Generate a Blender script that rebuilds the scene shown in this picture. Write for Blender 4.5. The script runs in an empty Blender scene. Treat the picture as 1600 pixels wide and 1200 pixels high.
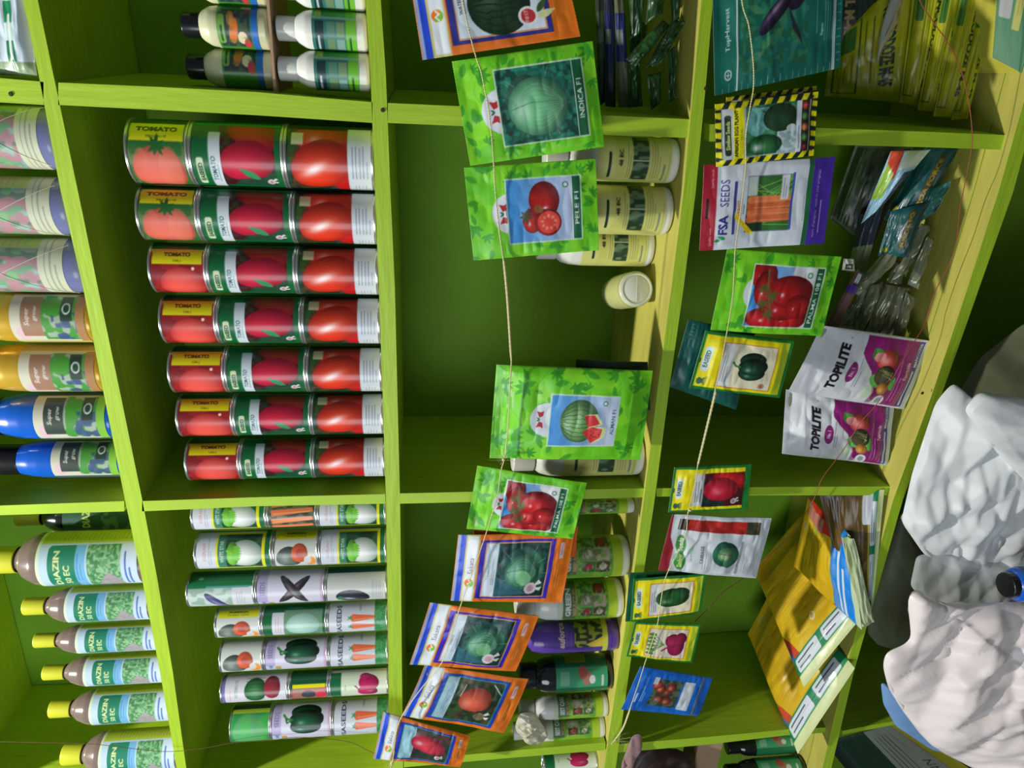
import bpy, math, random
import numpy as np
from mathutils import Vector, Matrix, noise as mnoise

SC = bpy.context.scene
COL = SC.collection
R = math.radians

# ------------------------------------------------------------------ camera
# the photograph was taken with the phone turned, so the frame's left is the room's up
YAW, PITCH, ROLL, FPX = -0.4096945625649203, -0.12432489202404283, -1.5747805477899681, 1101.25
CAM = np.array([0.0, -1.0, 1.45])
_f = np.array([math.sin(YAW)*math.cos(PITCH), math.cos(YAW)*math.cos(PITCH), math.sin(PITCH)])
_r = np.array([math.cos(YAW), -math.sin(YAW), 0.0]); _u = np.cross(_r, _f)
CI = math.cos(ROLL)*_r + math.sin(ROLL)*_u
CJ = -math.sin(ROLL)*_r + math.cos(ROLL)*_u
cam = bpy.data.cameras.new('camera'); camo = bpy.data.objects.new('camera', cam); COL.objects.link(camo)
cam.sensor_fit = 'HORIZONTAL'; cam.sensor_width = 36.0; cam.lens = 36.0*FPX/1600.0
cam.clip_start = 0.02; cam.clip_end = 50
camo.matrix_world = Matrix(((CI[0], CJ[0], -_f[0], CAM[0]), (CI[1], CJ[1], -_f[1], CAM[1]), (CI[2], CJ[2], -_f[2], CAM[2]), (0, 0, 0, 1)))
SC.camera = camo

# ------------------------------------------------------------------ light and exposure
SC.view_settings.view_transform = 'Standard'; SC.view_settings.look = 'None'
SC.view_settings.gamma = 1.0; SC.view_settings.use_curve_mapping = False
SC.view_settings.exposure = 0.22
w = bpy.data.worlds.new('world'); SC.world = w; w.use_nodes = True
w.node_tree.nodes['Background'].inputs[0].default_value = (0.80, 0.90, 1.0, 1)
w.node_tree.nodes['Background'].inputs[1].default_value = 0.10

def area(name, loc, target, size, power, color, shape='DISK'):
    l = bpy.data.lights.new(name, 'AREA'); l.shape = shape; l.size = size; l.energy = power; l.color = color
    o = bpy.data.objects.new(name, l); COL.objects.link(o); o.location = loc
    o.rotation_euler = (Vector(target)-Vector(loc)).to_track_quat('-Z', 'Y').to_euler()
    return o
bulb = bpy.data.lights.new('ceiling_bulb', 'POINT'); bulb.energy = 205; bulb.color = (1.0, 0.97, 0.90); bulb.shadow_soft_size = 0.045
bo = bpy.data.objects.new('ceiling_bulb', bulb); COL.objects.link(bo); bo.location = (-0.90, -0.70, 3.40)
area('doorway_daylight', (-1.5, -2.3, 1.9), (-0.5, 0, 1.3), 1.3, 20, (0.86, 0.94, 1.0))

# ------------------------------------------------------------------ geometry helpers
def at(px, py, Y=0.0):
    """the point of the plane y = Y seen at this place of the photograph"""
    d = _f*FPX + CI*(px-800.0) - CJ*(py-600.0)
    return CAM + d*((Y-CAM[1])/d[1])
def atz(px, py, z):
    d = _f*FPX + CI*(px-800.0) - CJ*(py-600.0)
    return CAM + d*((z-CAM[2])/d[2])
def srgb(c):
    c = np.asarray(c, float)/255.0
    return np.where(c <= 0.04045, c/12.92, ((c+0.055)/1.055)**2.4)

def tag(o, label=None, cat=None, group=None, kind=None):
    if label: o['label'] = label
    if cat: o['category'] = cat
    if group: o['group'] = group
    if kind: o['kind'] = kind
    return o
def empty(name, loc=(0, 0, 0), rz=0.0):
    o = bpy.data.objects.new(name, None); COL.objects.link(o); o.location = Vector([float(v) for v in loc]); o.rotation_euler = (0, 0, rz)
    o.empty_display_size = 0.02
    return o
def raw_mesh(name, V, F, mats, colors=None, midx=None, smooth=True):
    """V (n,3) array, F list of faces or (m,4) array -> mesh datablock"""
    me = bpy.data.meshes.new(name)
    V = np.asarray(V, np.float32)
    if isinstance(F, np.ndarray):
        n = len(F); k = F.shape[1]
        me.vertices.add(len(V)); me.vertices.foreach_set('co', V.ravel())
        me.loops.add(n*k); me.loops.foreach_set('vertex_index', F.astype(np.int32).ravel())
        me.polygons.add(n); me.polygons.foreach_set('loop_start', np.arange(0, n*k, k, dtype=np.int32))
        me.update(calc_edges=True)
    else:
        me.from_pydata([tuple(map(float, v)) for v in V], [], [tuple(f) for f in F])
        me.update()
    for m in (mats if isinstance(mats, (list, tuple)) else [mats]): me.materials.append(m)
    if midx is not None: me.polygons.foreach_set('material_index', np.asarray(midx, np.int32))
    me.polygons.foreach_set('use_smooth', np.full(len(me.polygons), smooth, dtype=bool))
    if colors is not None:
        a = me.color_attributes.new('Col', 'BYTE_COLOR', 'POINT')
        c = np.ones((len(V), 4), np.float32); c[:, :3] = np.clip(colors, 0, 1)
        a.data.foreach_set('color_srgb', c.ravel())
    me.validate(clean_customdata=False)
    return me
def obj(name, me, parent=None, loc=None):
    me.name = name
    o = bpy.data.objects.new(name, me); COL.objects.link(o)
    if parent is not None: o.parent = parent
    if loc is not None: o.location = Vector([float(v) for v in loc])
    return o
def copy_tree(o, parent=None):
    c = o.copy(); COL.objects.link(c)
    if parent is not None: c.parent = parent; c.matrix_parent_inverse = o.matrix_parent_inverse
    for ch in list(o.children): copy_tree(ch, c)
    return c
def quads(nx, ny, off=0, wrap=False):
    """faces of an (ny+1)x(nx+1) vertex grid, or of a ring grid with nx columns"""
    W = nx if wrap else nx+1
    j, i = np.meshgrid(np.arange(ny), np.arange(nx), indexing='ij')
    i2 = (i+1) % W if wrap else i+1
    F = np.stack([j*W+i, (j+1)*W+i, (j+1)*W+i2, j*W+i2], -1).reshape(-1, 4)
    return F+off
def lathe(prof, mat, seg=40, name='body', cap=True):
    prof = np.array(prof, float); n = len(prof)
    a = np.linspace(0, 2*math.pi, seg, endpoint=False)
    V = np.stack([prof[:, None, 0]*np.cos(a), prof[:, None, 0]*np.sin(a), np.repeat(prof[:, 1:2], seg, 1)], -1).reshape(-1, 3)
    F = [tuple(int(x) for x in f[::-1]) for f in quads(seg, n-1, 0, True)]
    if cap:
        V = np.vstack([V, [[0, 0, prof[0, 1]], [0, 0, prof[-1, 1]]]]); b = n*seg
        for i in range(seg):
            F.append((b, (i+1) % seg, i)); F.append((b+1, (n-1)*seg+i, (n-1)*seg+(i+1) % seg))
    me = raw_mesh(name, V, F, mat)
    me.set_sharp_from_angle(angle=R(35)) if hasattr(me, 'set_sharp_from_angle') else None
    return me
def round_prof(pts, steps=5, rad=0.004):
    """rounds the corners of a (r, z) profile"""
    P = [np.array(p, float) for p in pts]; out = [P[0]]
    for a, b, c in zip(P, P[1:], P[2:]):
        l1 = np.linalg.norm(a-b); l2 = np.linalg.norm(c-b); d = min(rad, l1*.48, l2*.48)
        if d < 1e-5: out.append(b); continue
        p = b+(a-b)/l1*d; q = b+(c-b)/l2*d
        for k in range(steps+1):
            t = k/steps; out.append((1-t)**2*p+2*t*(1-t)*b+t*t*q)
    out.append(P[-1]); return out
def prism(front, back, mats, name='board', midx=None, bevel=0.0012):
    """front, back: four corners each (TL, TR, BR, BL)"""
    V = [tuple(map(float, p)) for p in list(front)+list(back)]
    F = [(0, 3, 2, 1), (4, 5, 6, 7), (0, 1, 5, 4), (3, 7, 6, 2), (0, 4, 7, 3), (1, 2, 6, 5)]
    # wood edge: subdivide the front edges slightly so that they are not ruler straight
    me = raw_mesh(name, V, F, mats, midx=midx, smooth=False)
    return me
def box_mesh(sx, sy, sz, mat, name='box', bevel=0.0):
    x, y, z = sx/2, sy/2, sz
    V = [(-x, -y, 0), (x, -y, 0), (x, y, 0), (-x, y, 0), (-x, -y, z), (x, -y, z), (x, y, z), (-x, y, z)]
    F = [(0, 3, 2, 1), (4, 5, 6, 7), (0, 1, 5, 4), (1, 2, 6, 5), (2, 3, 7, 6), (3, 0, 4, 7)]
    return raw_mesh(name, V, F, mat, smooth=False)
def tube(pts, r, mat, name='cord', seg=8, twist=0, strands=1, sub=6, seed=0, fray=0.0, fac=None):
    """smooth tube through the points; strands > 1 twists that many strands round each other"""
    P = np.array([[float(v) for v in p] for p in pts]); n = len(P)
    Q = np.vstack([2*P[0]-P[1], P, 2*P[-1]-P[-2]]); C = []
    for i in range(n-1):
        p0, p1, p2, p3 = Q[i:i+4]
        for k in range(sub):
            t = k/sub
            C.append(.5*((2*p1)+(-p0+p2)*t+(2*p0-5*p1+4*p2-p3)*t*t+(-p0+3*p1-3*p2+p3)*t**3))
    C.append(P[-1]); C = np.array(C); RF = np.interp(np.arange(len(C))/sub, np.arange(n), fac) if fac is not None else np.ones(len(C))
    if strands > 1:   # resample evenly so the lay is regular
        s = np.r_[0, np.cumsum(np.linalg.norm(np.diff(C, axis=0), axis=1))]
        m = max(8, int(s[-1]/0.0022)); ss = np.linspace(0, s[-1], m)
        C = np.stack([np.interp(ss, s, C[:, k]) for k in range(3)], 1); RF = np.interp(ss, s, RF)
    T = np.gradient(C, axis=0); T /= np.linalg.norm(T, axis=1)[:, None]+1e-12
    ref = np.array([0., 1., 0.]); A = np.cross(T, ref); A /= np.linalg.norm(A, axis=1)[:, None]+1e-9; B = np.cross(T, A)
    rng = np.random.RandomState(seed)
    Vs, Fs = [], []; off = 0; m = len(C); a = np.linspace(0, 2*math.pi, seg, endpoint=False)
    for sidx in range(strands):
        ph = 2*math.pi*sidx/strands + np.arange(m)*0.0022*twist if strands > 1 else np.zeros(m)
        cc = C + (A*np.cos(ph)[:, None]+B*np.sin(ph)[:, None])*((RF*r*.9)[:, None] if strands > 1 else 0)
        rr = r*RF*(1+(rng.rand(m)-.5)*fray)
        V = cc[:, None, :]+(A[:, None, :]*np.cos(a)[None, :, None]+B[:, None, :]*np.sin(a)[None, :, None])*rr[:, None, None]
        Vs.append(V.reshape(-1, 3)); Fs.append(quads(seg, m-1, off, True)); off += m*seg
    return raw_mesh(name, np.vstack(Vs), np.vstack(Fs), mat)

# ------------------------------------------------------------------ materials
def mat(name, color, rough=0.5, metal=0.0, bump=0.0, bscale=60.0, var=0.0, vscale=8.0, crease=0.0, trans=0.0, spec=0.5, coat=0.0, alpha=1.0, stretch=None, sub=0.0):
    m = bpy.data.materials.new(name); m.use_nodes = True; nt = m.node_tree; N = nt.nodes; L = nt.links
    b = N['Principled BSDF']; c = srgb(color) if color is not None else None
    b.inputs['Roughness'].default_value = rough; b.inputs['Metallic'].default_value = metal
    b.inputs['Specular IOR Level'].default_value = spec; b.inputs['Coat Weight'].default_value = coat; b.inputs['Coat Roughness'].default_value = 0.12
    b.inputs['Transmission Weight'].default_value = trans; b.inputs['Alpha'].default_value = alpha
    if sub: b.inputs['Subsurface Weight'].default_value = sub; b.inputs['Subsurface Scale'].default_value = 0.02
    tc = N.new('ShaderNodeTexCoord'); src = tc.outputs['Object']
    if stretch:
        mp = N.new('ShaderNodeMapping'); mp.inputs['Scale'].default_value = stretch; L.new(src, mp.inputs['Vector']); src = mp.outputs['Vector']
    if c is None:
        at_ = N.new('ShaderNodeAttribute'); at_.attribute_name = 'Col'; L.new(at_.outputs['Color'], b.inputs['Base Color'])
    elif var:
        nz = N.new('ShaderNodeTexNoise'); nz.inputs['Scale'].default_value = vscale; nz.inputs['Detail'].default_value = 5; L.new(src, nz.inputs['Vector'])
        cr = N.new('ShaderNodeValToRGB'); cr.color_ramp.elements[0].position = 0.3; cr.color_ramp.elements[1].position = 0.7
        cr.color_ramp.elements[0].color = (*(c*(1-var)), 1); cr.color_ramp.elements[1].color = (*np.clip(c*(1+var), 0, 1), 1)
        L.new(nz.outputs['Fac'], cr.inputs['Fac']); L.new(cr.outputs['Color'], b.inputs['Base Color'])
    else:
        b.inputs['Base Color'].default_value = (*c, 1)
    if bump:
        nb = N.new('ShaderNodeTexNoise'); nb.inputs['Scale'].default_value = bscale; nb.inputs['Detail'].default_value = 6; L.new(src, nb.inputs['Vector'])
        bp = N.new('ShaderNodeBump'); bp.inputs['Strength'].default_value = bump; bp.inputs['Distance'].default_value = 0.004
        L.new(nb.outputs['Fac'], bp.inputs['Height']); L.new(bp.outputs['Normal'], b.inputs['Normal'])
    if crease:
        nb = N.new('ShaderNodeTexNoise'); nb.noise_type = 'RIDGED_MULTIFRACTAL'; nb.inputs['Scale'].default_value = crease; nb.inputs['Detail'].default_value = 3; nb.inputs['Distortion'].default_value = 1.2; L.new(src, nb.inputs['Vector'])
        bp2 = N.new('ShaderNodeBump'); bp2.inputs['Strength'].default_value = .55; bp2.inputs['Distance'].default_value = 0.006
        L.new(nb.outputs['Fac'], bp2.inputs['Height']); L.new(bp2.outputs['Normal'], b.inputs['Normal'])
        if bump: L.new(bp.outputs['Normal'], bp2.inputs['Normal'])
    return m
M = {}
M['foil'] = mat('printed_foil', None, 0.36, bump=0.16, bscale=55, coat=0.12)
M['paper'] = mat('printed_paper', None, 0.55, bump=0.05, bscale=80)
M['can'] = mat('printed_can_label', None, 0.34, coat=0.25)
M['label'] = mat('printed_bottle_label', None, 0.38, coat=0.15)
M['tin'] = mat('tin', (196, 200, 196), 0.28, 0.85, bump=0.05, bscale=40)
M['white_plastic'] = mat('white_plastic', (226, 228, 220), 0.32, coat=0.2, sub=0.15)
M['cream_plastic'] = mat('cream_plastic', (205, 208, 168), 0.35, coat=0.2)
M['black_plastic'] = mat('black_plastic', (16, 18, 22), 0.28, coat=0.3)
M['yellow_cap'] = mat('yellow_cap', (190, 194, 46), 0.35, coat=0.3)
M['gold_plastic'] = mat('gold_plastic', (196, 160, 48), 0.28, 0.25, coat=0.4)
M['blue_plastic'] = mat('blue_plastic', (12, 88, 190), 0.25, coat=0.5)
M['purple_plastic'] = mat('purple_plastic', (96, 62, 160), 0.3, coat=0.3)
M['amber'] = mat('grey_brown_liquid_plastic', (112, 98, 92), 0.2, coat=0.5)
M['dark_bottle'] = mat('dark_green_glass', (20, 30, 28), 0.12, coat=0.6)
M['twine'] = mat('sisal_twine', (216, 208, 158), 0.85, bump=0.5, bscale=900)
M['red_wire'] = mat('copper_wire', (150, 72, 48), 0.5)
M['brown_wire'] = mat('brown_thread', (104, 70, 40), 0.7)
M['cardboard'] = mat('cardboard', (168, 140, 112), 0.85, bump=0.15, bscale=200, var=0.08)
M['paint'] = mat('lime_painted_wood', (164, 200, 42), 0.46, bump=0.22, bscale=30, var=0.06, vscale=14, stretch=(.5, 4, 4))
M['paint_v'] = mat('lime_painted_upright_wood', (164, 200, 42), 0.46, bump=0.22, bscale=30, var=0.06, vscale=14, stretch=(4, 4, .5))
M['worn'] = mat('worn_lime_paint', (188, 182, 84), 0.6, bump=0.3, bscale=30, var=0.16, vscale=9, stretch=(.7, 3, 1))
M['backwall'] = mat('lime_painted_rough_board', (120, 168, 28), 0.7, bump=0.7, bscale=26, var=0.12, vscale=6)
M['floor'] = mat('concrete_floor', (84, 78, 70), 0.85, bump=0.3, bscale=20, var=0.15, vscale=3)
M['knot'] = mat('wood_knot', (58, 40, 18), 0.8)
M['sack'] = mat('white_plastic_bag', (222, 226, 226), 0.36, crease=7, bump=0.25, bscale=26, coat=0.1, var=0.04, vscale=5)
M['sack_pink'] = mat('white_woven_sack', (234, 224, 222), 0.42, crease=6, bump=0.3, bscale=22, coat=0.1, var=0.05, vscale=4)
M['sack_grey'] = mat('grey_clear_bag', (216, 222, 222), 0.25, crease=8, bump=0.3, bscale=20, coat=0.3, alpha=0.62)
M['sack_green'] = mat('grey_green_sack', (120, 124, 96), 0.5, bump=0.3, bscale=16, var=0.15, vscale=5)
M['cream_seal'] = mat('cream_foil_back', (196, 206, 150), 0.35, bump=0.2, bscale=40)
M['clear'] = mat('clear_wrap', (225, 235, 235), 0.08, trans=0.0, alpha=0.16, coat=0.8)
M['hidden_foil'] = mat('grey_foil', (150, 156, 140), 0.3, 0.4, bump=0.4, bscale=50)
# ------------------------------------------------------------------ printed artwork (computed, one colour per grid vertex)
_txt = {}
def text_tris(s, bold):
    k = (s, bold)
    if k in _txt: return _txt[k]
    cu = bpy.data.curves.new('t', 'FONT'); cu.body = s; cu.size = 1.0; cu.offset = bold; cu.resolution_u = 2
    o = bpy.data.objects.new('t', cu); COL.objects.link(o)
    dg = bpy.context.evaluated_depsgraph_get(); dg.update()
    me = o.evaluated_get(dg).to_mesh(); me.calc_loop_triangles()
    v = np.zeros(len(me.vertices)*3); me.vertices.foreach_get('co', v); v = v.reshape(-1, 3)[:, :2]
    t = np.zeros(len(me.loop_triangles)*3, np.int32); me.loop_triangles.foreach_get('vertices', t)
    tri = v[t.reshape(-1, 3)].copy() if len(t) else np.zeros((0, 3, 2))
    o.evaluated_get(dg).to_mesh_clear(); bpy.data.objects.remove(o); bpy.data.curves.remove(cu)
    if len(tri): tri[..., 0] -= tri[..., 0].min(); tri[..., 1] -= 0
    _txt[k] = tri
    return tri
def C(c): return np.array(c, float)/255.0

class Art:
    """a print w x h millimetres, drawn upright, x to the right and y down"""
    def __init__(s, w, h, bg, ppm=2.2, seed=1):
        s.w, s.h, s.p = w, h, ppm; s.W, s.H = int(w*ppm), int(h*ppm)
        s.a = np.ones((s.H, s.W, 3))*C(bg); s.rng = np.random.RandomState(seed); s.clip = None
    def box(s, x0, y0, x1, y1):
        p = s.p; i0, i1 = max(0, int(x0*p)-1), min(s.W, int(math.ceil(x1*p))+1); j0, j1 = max(0, int(y0*p)-1), min(s.H, int(math.ceil(y1*p))+1)
        if i1 <= i0 or j1 <= j0: return None
        X, Y = np.meshgrid((np.arange(i0, i1)+.5)/p, (np.arange(j0, j1)+.5)/p)
        return i0, i1, j0, j1, X, Y
    def put(s, b, alpha, col):
        i0, i1, j0, j1, X, Y = b
        if s.clip is not None:
            cx0, cy0, cx1, cy1 = s.clip; alpha = alpha*((X > cx0) & (X < cx1) & (Y > cy0) & (Y < cy1))
        A = s.a[j0:j1, i0:i1]; al = np.clip(alpha, 0, 1)[..., None]
        A[:] = A*(1-al)+(col if getattr(col, 'ndim', 1) == 3 else C(col) if not isinstance(col, np.ndarray) else col)*al
    def rect(s, x0, y0, x1, y1, c, r=0.0, o=1.0, c2=None, hor=False):
        b = s.box(x0, y0, x1, y1)
        if b is None: return
        X, Y = b[4:]; r = min(r, (x1-x0)/2, (y1-y0)/2)
        dx = np.abs(X-(x0+x1)/2)-(x1-x0)/2+r; dy = np.abs(Y-(y0+y1)/2)-(y1-y0)/2+r
        d = np.hypot(np.maximum(dx, 0), np.maximum(dy, 0))+np.minimum(np.maximum(dx, dy), 0)-r
        col = c
        if c2 is not None:
            t = ((X-x0)/(x1-x0) if hor else (Y-y0)/(y1-y0))[..., None].clip(0, 1); col = C(c)*(1-t)+C(c2)*t
        s.put(b, (0.5-d*s.p)*o, col)
    def frame(s, x0, y0, x1, y1, t, c, r=0.0):
        for q in ((x0, y0, x1, y0+t), (x0, y1-t, x1, y1), (x0, y0, x0+t, y1), (x1-t, y0, x1, y1)): s.rect(*q, c, r)
    def ell(s, cx, cy, rx, ry, c, rot=0.0, o=1.0, soft=0.0, shade=0.0, hl=None, rim=None, lx=-.35, ly=-.4):
        m = max(rx, ry)*1.15; b = s.box(cx-m, cy-m, cx+m, cy+m)
        if b is None: return
        X, Y = b[4]-cx, b[5]-cy; a = R(rot); U = (X*math.cos(a)+Y*math.sin(a))/rx; V = (-X*math.sin(a)+Y*math.cos(a))/ry
        d = np.hypot(U, V); al = np.clip((1-d)*min(rx, ry)*s.p+.5, 0, 1) if not soft else np.clip((1-d)/soft, 0, 1)
        col = c
        if shade or hl:
            k = np.clip(1-shade*((U-lx)**2+(V-ly)**2), 0.12, 1.3)[..., None]; col = C(c)*k
            if rim is not None: t = np.clip(d**4, 0, 1)[..., None]; col = col*(1-t*.6)+C(rim)*t*.6
            if hl:
                g = (hl[2]*np.exp(-(((U-hl[0])/hl[3])**2+((V-hl[1])/hl[4])**2)))[..., None]; col = col*(1-g)+g*np.array([1., .97, 1.])
        s.put(b, al*o, col)
    def poly(s, pts, c, o=1.0):
        P = np.array(pts, float); x0, y0 = P.min(0); x1, y1 = P.max(0); b = s.box(x0, y0, x1, y1)
        if b is None: return
        X, Y = b[4:]; cov = np.zeros(X.shape)
        for ox, oy in ((-.25, -.25), (.25, -.25), (-.25, .25), (.25, .25)):
            XX, YY = X+ox/s.p, Y+oy/s.p; ins = np.zeros(X.shape, bool)
            for (ax, ay), (bx, by) in zip(P, np.roll(P, -1, 0)):
                if ay == by: continue
                ins ^= ((ay > YY) != (by > YY)) & (XX < (bx-ax)*(YY-ay)/(by-ay)+ax)
            cov += ins*.25
        s.put(b, cov*o, c)
    def line(s, pts, wd, c, o=1.0):
        for (ax, ay), (bx, by) in zip(pts, pts[1:]):
            b = s.box(min(ax, bx)-wd, min(ay, by)-wd, max(ax, bx)+wd, max(ay, by)+wd)
            if b is None: continue
            X, Y = b[4:]; dx, dy = bx-ax, by-ay; t = np.clip(((X-ax)*dx+(Y-ay)*dy)/(dx*dx+dy*dy+1e-9), 0, 1)
            s.put(b, (.5-(np.hypot(X-ax-t*dx, Y-ay-t*dy)-wd/2)*s.p)*o, c)
    def text(s, t, x, y, h, c, rot=0.0, bold=0.0, sx=1.0, anchor='c', slant=0.0, o=1.0, wide=None):
        """x, y: middle (or left end) of the line of writing, h: height of a capital"""
        tr = text_tris(t, bold)
        if not len(tr): return
        k = h/0.70; W = tr[..., 0].max()
        if wide: sx = wide/(W*k)
        T = tr.copy(); T[..., 0] += slant*T[..., 1]
        T = np.stack([(T[..., 0]-(W/2 if anchor == 'c' else 0))*k*sx, -(T[..., 1]-.35)*k], -1)
        a = R(rot); T = np.stack([T[..., 0]*math.cos(a)-T[..., 1]*math.sin(a)+x, T[..., 0]*math.sin(a)+T[..., 1]*math.cos(a)+y], -1)
        lo = T.reshape(-1, 2).min(0); hi = T.reshape(-1, 2).max(0); b = s.box(lo[0], lo[1], hi[0], hi[1])
        if b is None: return
        i0, i1, j0, j1, X, Y = b; acc = np.zeros(X.shape); p = s.p
        for q in T:
            q0 = q.min(0); q1 = q.max(0)
            a0, a1 = max(0, int(q0[0]*p)-1-i0), min(i1-i0, int(q1[0]*p)+2-i0); b0, b1 = max(0, int(q0[1]*p)-1-j0), min(j1-j0, int(q1[1]*p)+2-j0)
            if a1 <= a0 or b1 <= b0: continue
            ar = (q[1, 0]-q[0, 0])*(q[2, 1]-q[0, 1])-(q[1, 1]-q[0, 1])*(q[2, 0]-q[0, 0])
            if abs(ar) < 1e-9: continue
            if ar < 0: q = q[::-1]
            cov = np.zeros((b1-b0, a1-a0))
            for ox, oy in ((-.25, -.25), (.25, -.25), (-.25, .25), (.25, .25)):
                XX = X[b0:b1, a0:a1]+ox/p; YY = Y[b0:b1, a0:a1]+oy/p; ins = np.ones(XX.shape, bool)
                for m in range(3):
                    A, B = q[m], q[(m+1) % 3]; ins &= (B[0]-A[0])*(YY-A[1])-(B[1]-A[1])*(XX-A[0]) >= 0
                cov += ins*.25
            acc[b0:b1, a0:a1] += cov
        s.put(b, acc*o, c)
    def lines(s, x, y, wd, n, dy, c, h=0.8, o=0.8, rot=0.0):
        """rows of print too small to read"""
        a = R(rot); ca, sa = math.cos(a), math.sin(a)
        for k in range(n):
            u = 0.0; L = wd*(1 if k < n-1 else .6)*(.86+.14*s.rng.rand())
            while u < L:
                l = 1.5+4.5*s.rng.rand(); v = k*dy; e = min(u+l, L)
                s.line([(x+u*ca-v*sa, y+u*sa+v*ca), (x+e*ca-v*sa, y+e*sa+v*ca)], h, c, o); u += l+1.1
    def noise(s, x0, y0, x1, y1, c, sc=6.0, o=0.6, thr=0.5, soft=0.12, seed=None, sy=None):
        b = s.box(x0, y0, x1, y1)
        if b is None: return
        X, Y = b[4:]; rg = np.random.RandomState(seed if seed is not None else s.rng.randint(9999)); sy = sy or sc
        g = rg.rand(int((y1-y0)/sy)+4, int((x1-x0)/sc)+4); U = np.clip((X-x0)/sc, 0, g.shape[1]-2.001); V = np.clip((Y-y0)/sy, 0, g.shape[0]-2.001)
        i, j = U.astype(int), V.astype(int); fu, fv = U-i, V-j; fu = fu*fu*(3-2*fu); fv = fv*fv*(3-2*fv)
        n = g[j, i]*(1-fu)*(1-fv)+g[j, i+1]*fu*(1-fv)+g[j+1, i]*(1-fu)*fv+g[j+1, i+1]*fu*fv
        ins = (X > x0) & (X < x1) & (Y > y0) & (Y < y1)
        s.put(b, np.clip((n-thr)/soft+.5, 0, 1)*o*ins, c)
    def leaf(s, x, y, l, wd, rot, c, o=1.0, vein=None):
        a = R(rot); t = np.linspace(0, 1, 9); up = [(l*u, wd/2*math.sin(math.pi*u**.8)) for u in t]; dn = [(p, -q) for p, q in up[::-1]]
        f = lambda p: (x+p[0]*math.cos(a)-p[1]*math.sin(a), y+p[0]*math.sin(a)+p[1]*math.cos(a))
        s.poly([f(p) for p in up+dn], c, o)
        if vein: s.line([f((0, 0)), f((l*.92, 0))], .5, vein, .8)
    def tomato(s, cx, cy, rx, ry, c=(214, 40, 34), rot=0, hl=(-.25, -.3, .75, .18, .14)):
        s.ell(cx, cy, rx, ry, c, rot, shade=.30, hl=hl, rim=(110, 10, 14))
    def star(s, x, y, r, c=(44, 92, 34), n=6):
        for k in range(n): s.leaf(x, y, r*(.8+.4*s.rng.rand()), r*.34, k*360/n+s.rng.rand()*24, c)
    def rosette(s, x, y, r, c=(214, 200, 206), c2=(150, 90, 110)):
        s.poly([(x, y), (x+r*1.5, y+r*1.3), (x+r*.9, y+r*1.9)], (222, 222, 214)); s.poly([(x, y), (x+r*.2, y+r*2), (x-r*.5, y+r*1.7)], (222, 222, 214))
        for k in range(14): a = k*math.tau/14; s.ell(x+r*.85*math.cos(a), y+r*.85*math.sin(a), r*.24, r*.24, c)
        s.ell(x, y, r*.86, r*.86, c); s.ell(x, y, r*.62, r*.62, c2, o=.35); s.lines(x-r*.5, y-r*.25, r, 3, r*.3, c2, h=.6)
    def cabbage(s, x0, y0, x1, y1, head=(88, 176, 124), bg=(26, 88, 66), r=.36):
        s.rect(x0, y0, x1, y1, bg); W, Hh = x1-x0, y1-y0; s.clip = (x0, y0, x1, y1)
        s.noise(x0, y0, x1, y1, tuple(v*.6 for v in bg), 9, .8); s.noise(x0, y0, x1, y1, tuple(min(255, v*1.7) for v in bg), 5, .45, .6)
        for k in range(7):
            a = s.rng.rand()*360; s.ell(x0+W*(.5+.27*math.cos(R(a))), y0+Hh*(.5+.27*math.sin(R(a))), W*.25, Hh*.17, tuple(v*(.75+.35*s.rng.rand()) for v in (52, 118, 98)), a+90, .75, shade=.2); s.line([(x0+W*.5, y0+Hh*.5), (x0+W*(.5+.5*math.cos(R(a))), y0+Hh*(.5+.5*math.sin(R(a))))], .8, (140, 190, 170), .7)
        cx, cy = x0+W*.47, y0+Hh*.5; s.ell(cx+2, cy+2, W*(r+.03), Hh*(r+.02), (10, 44, 34), o=.7, soft=.3)
        s.ell(cx, cy, W*r, Hh*r, head, shade=.26, lx=-.1, ly=-.5, rim=(30, 92, 70), hl=(-.05, -.55, .4, .4, .3))
        for k in range(-5, 6):
            pts = [(cx+W*r*.17*k*math.sin(t*math.pi)*.9, cy-Hh*r*.95+Hh*r*1.9*t) for t in np.linspace(.05, .95, 10)]; s.line(pts, .55, (176, 226, 190), .5)
        s.line([(cx-W*r*.04, cy-Hh*r), (cx+W*r*.16, cy-Hh*r*.2), (cx+W*r*.10, cy+Hh*r*.9)], 1.0, (46, 132, 92), .8)
        s.clip = None
    def pepper(s, cx, cy, r, c=(22, 98, 58), rot=0, hlc=.7):
        a = R(rot); f = lambda u, v: (cx+(u*math.cos(a)-v*math.sin(a))*r, cy+(u*math.sin(a)+v*math.cos(a))*r)
        for u, v, p, q in ((-.42, 0, .52, .86), (.44, .02, .5, .84), (0, .06, .58, .95)):
            X, Y = f(u, v); s.ell(X, Y, p*r, q*r, c, rot, shade=.42, hl=(-.35, -.35, hlc*.6, .22, .2), rim=tuple(k*.35 for k in c), lx=-.5, ly=-.3)
        s.line([f(0, -.8), f(.05, -1.05), f(.3, -1.22)], r*.13, (58, 130, 60))
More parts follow.
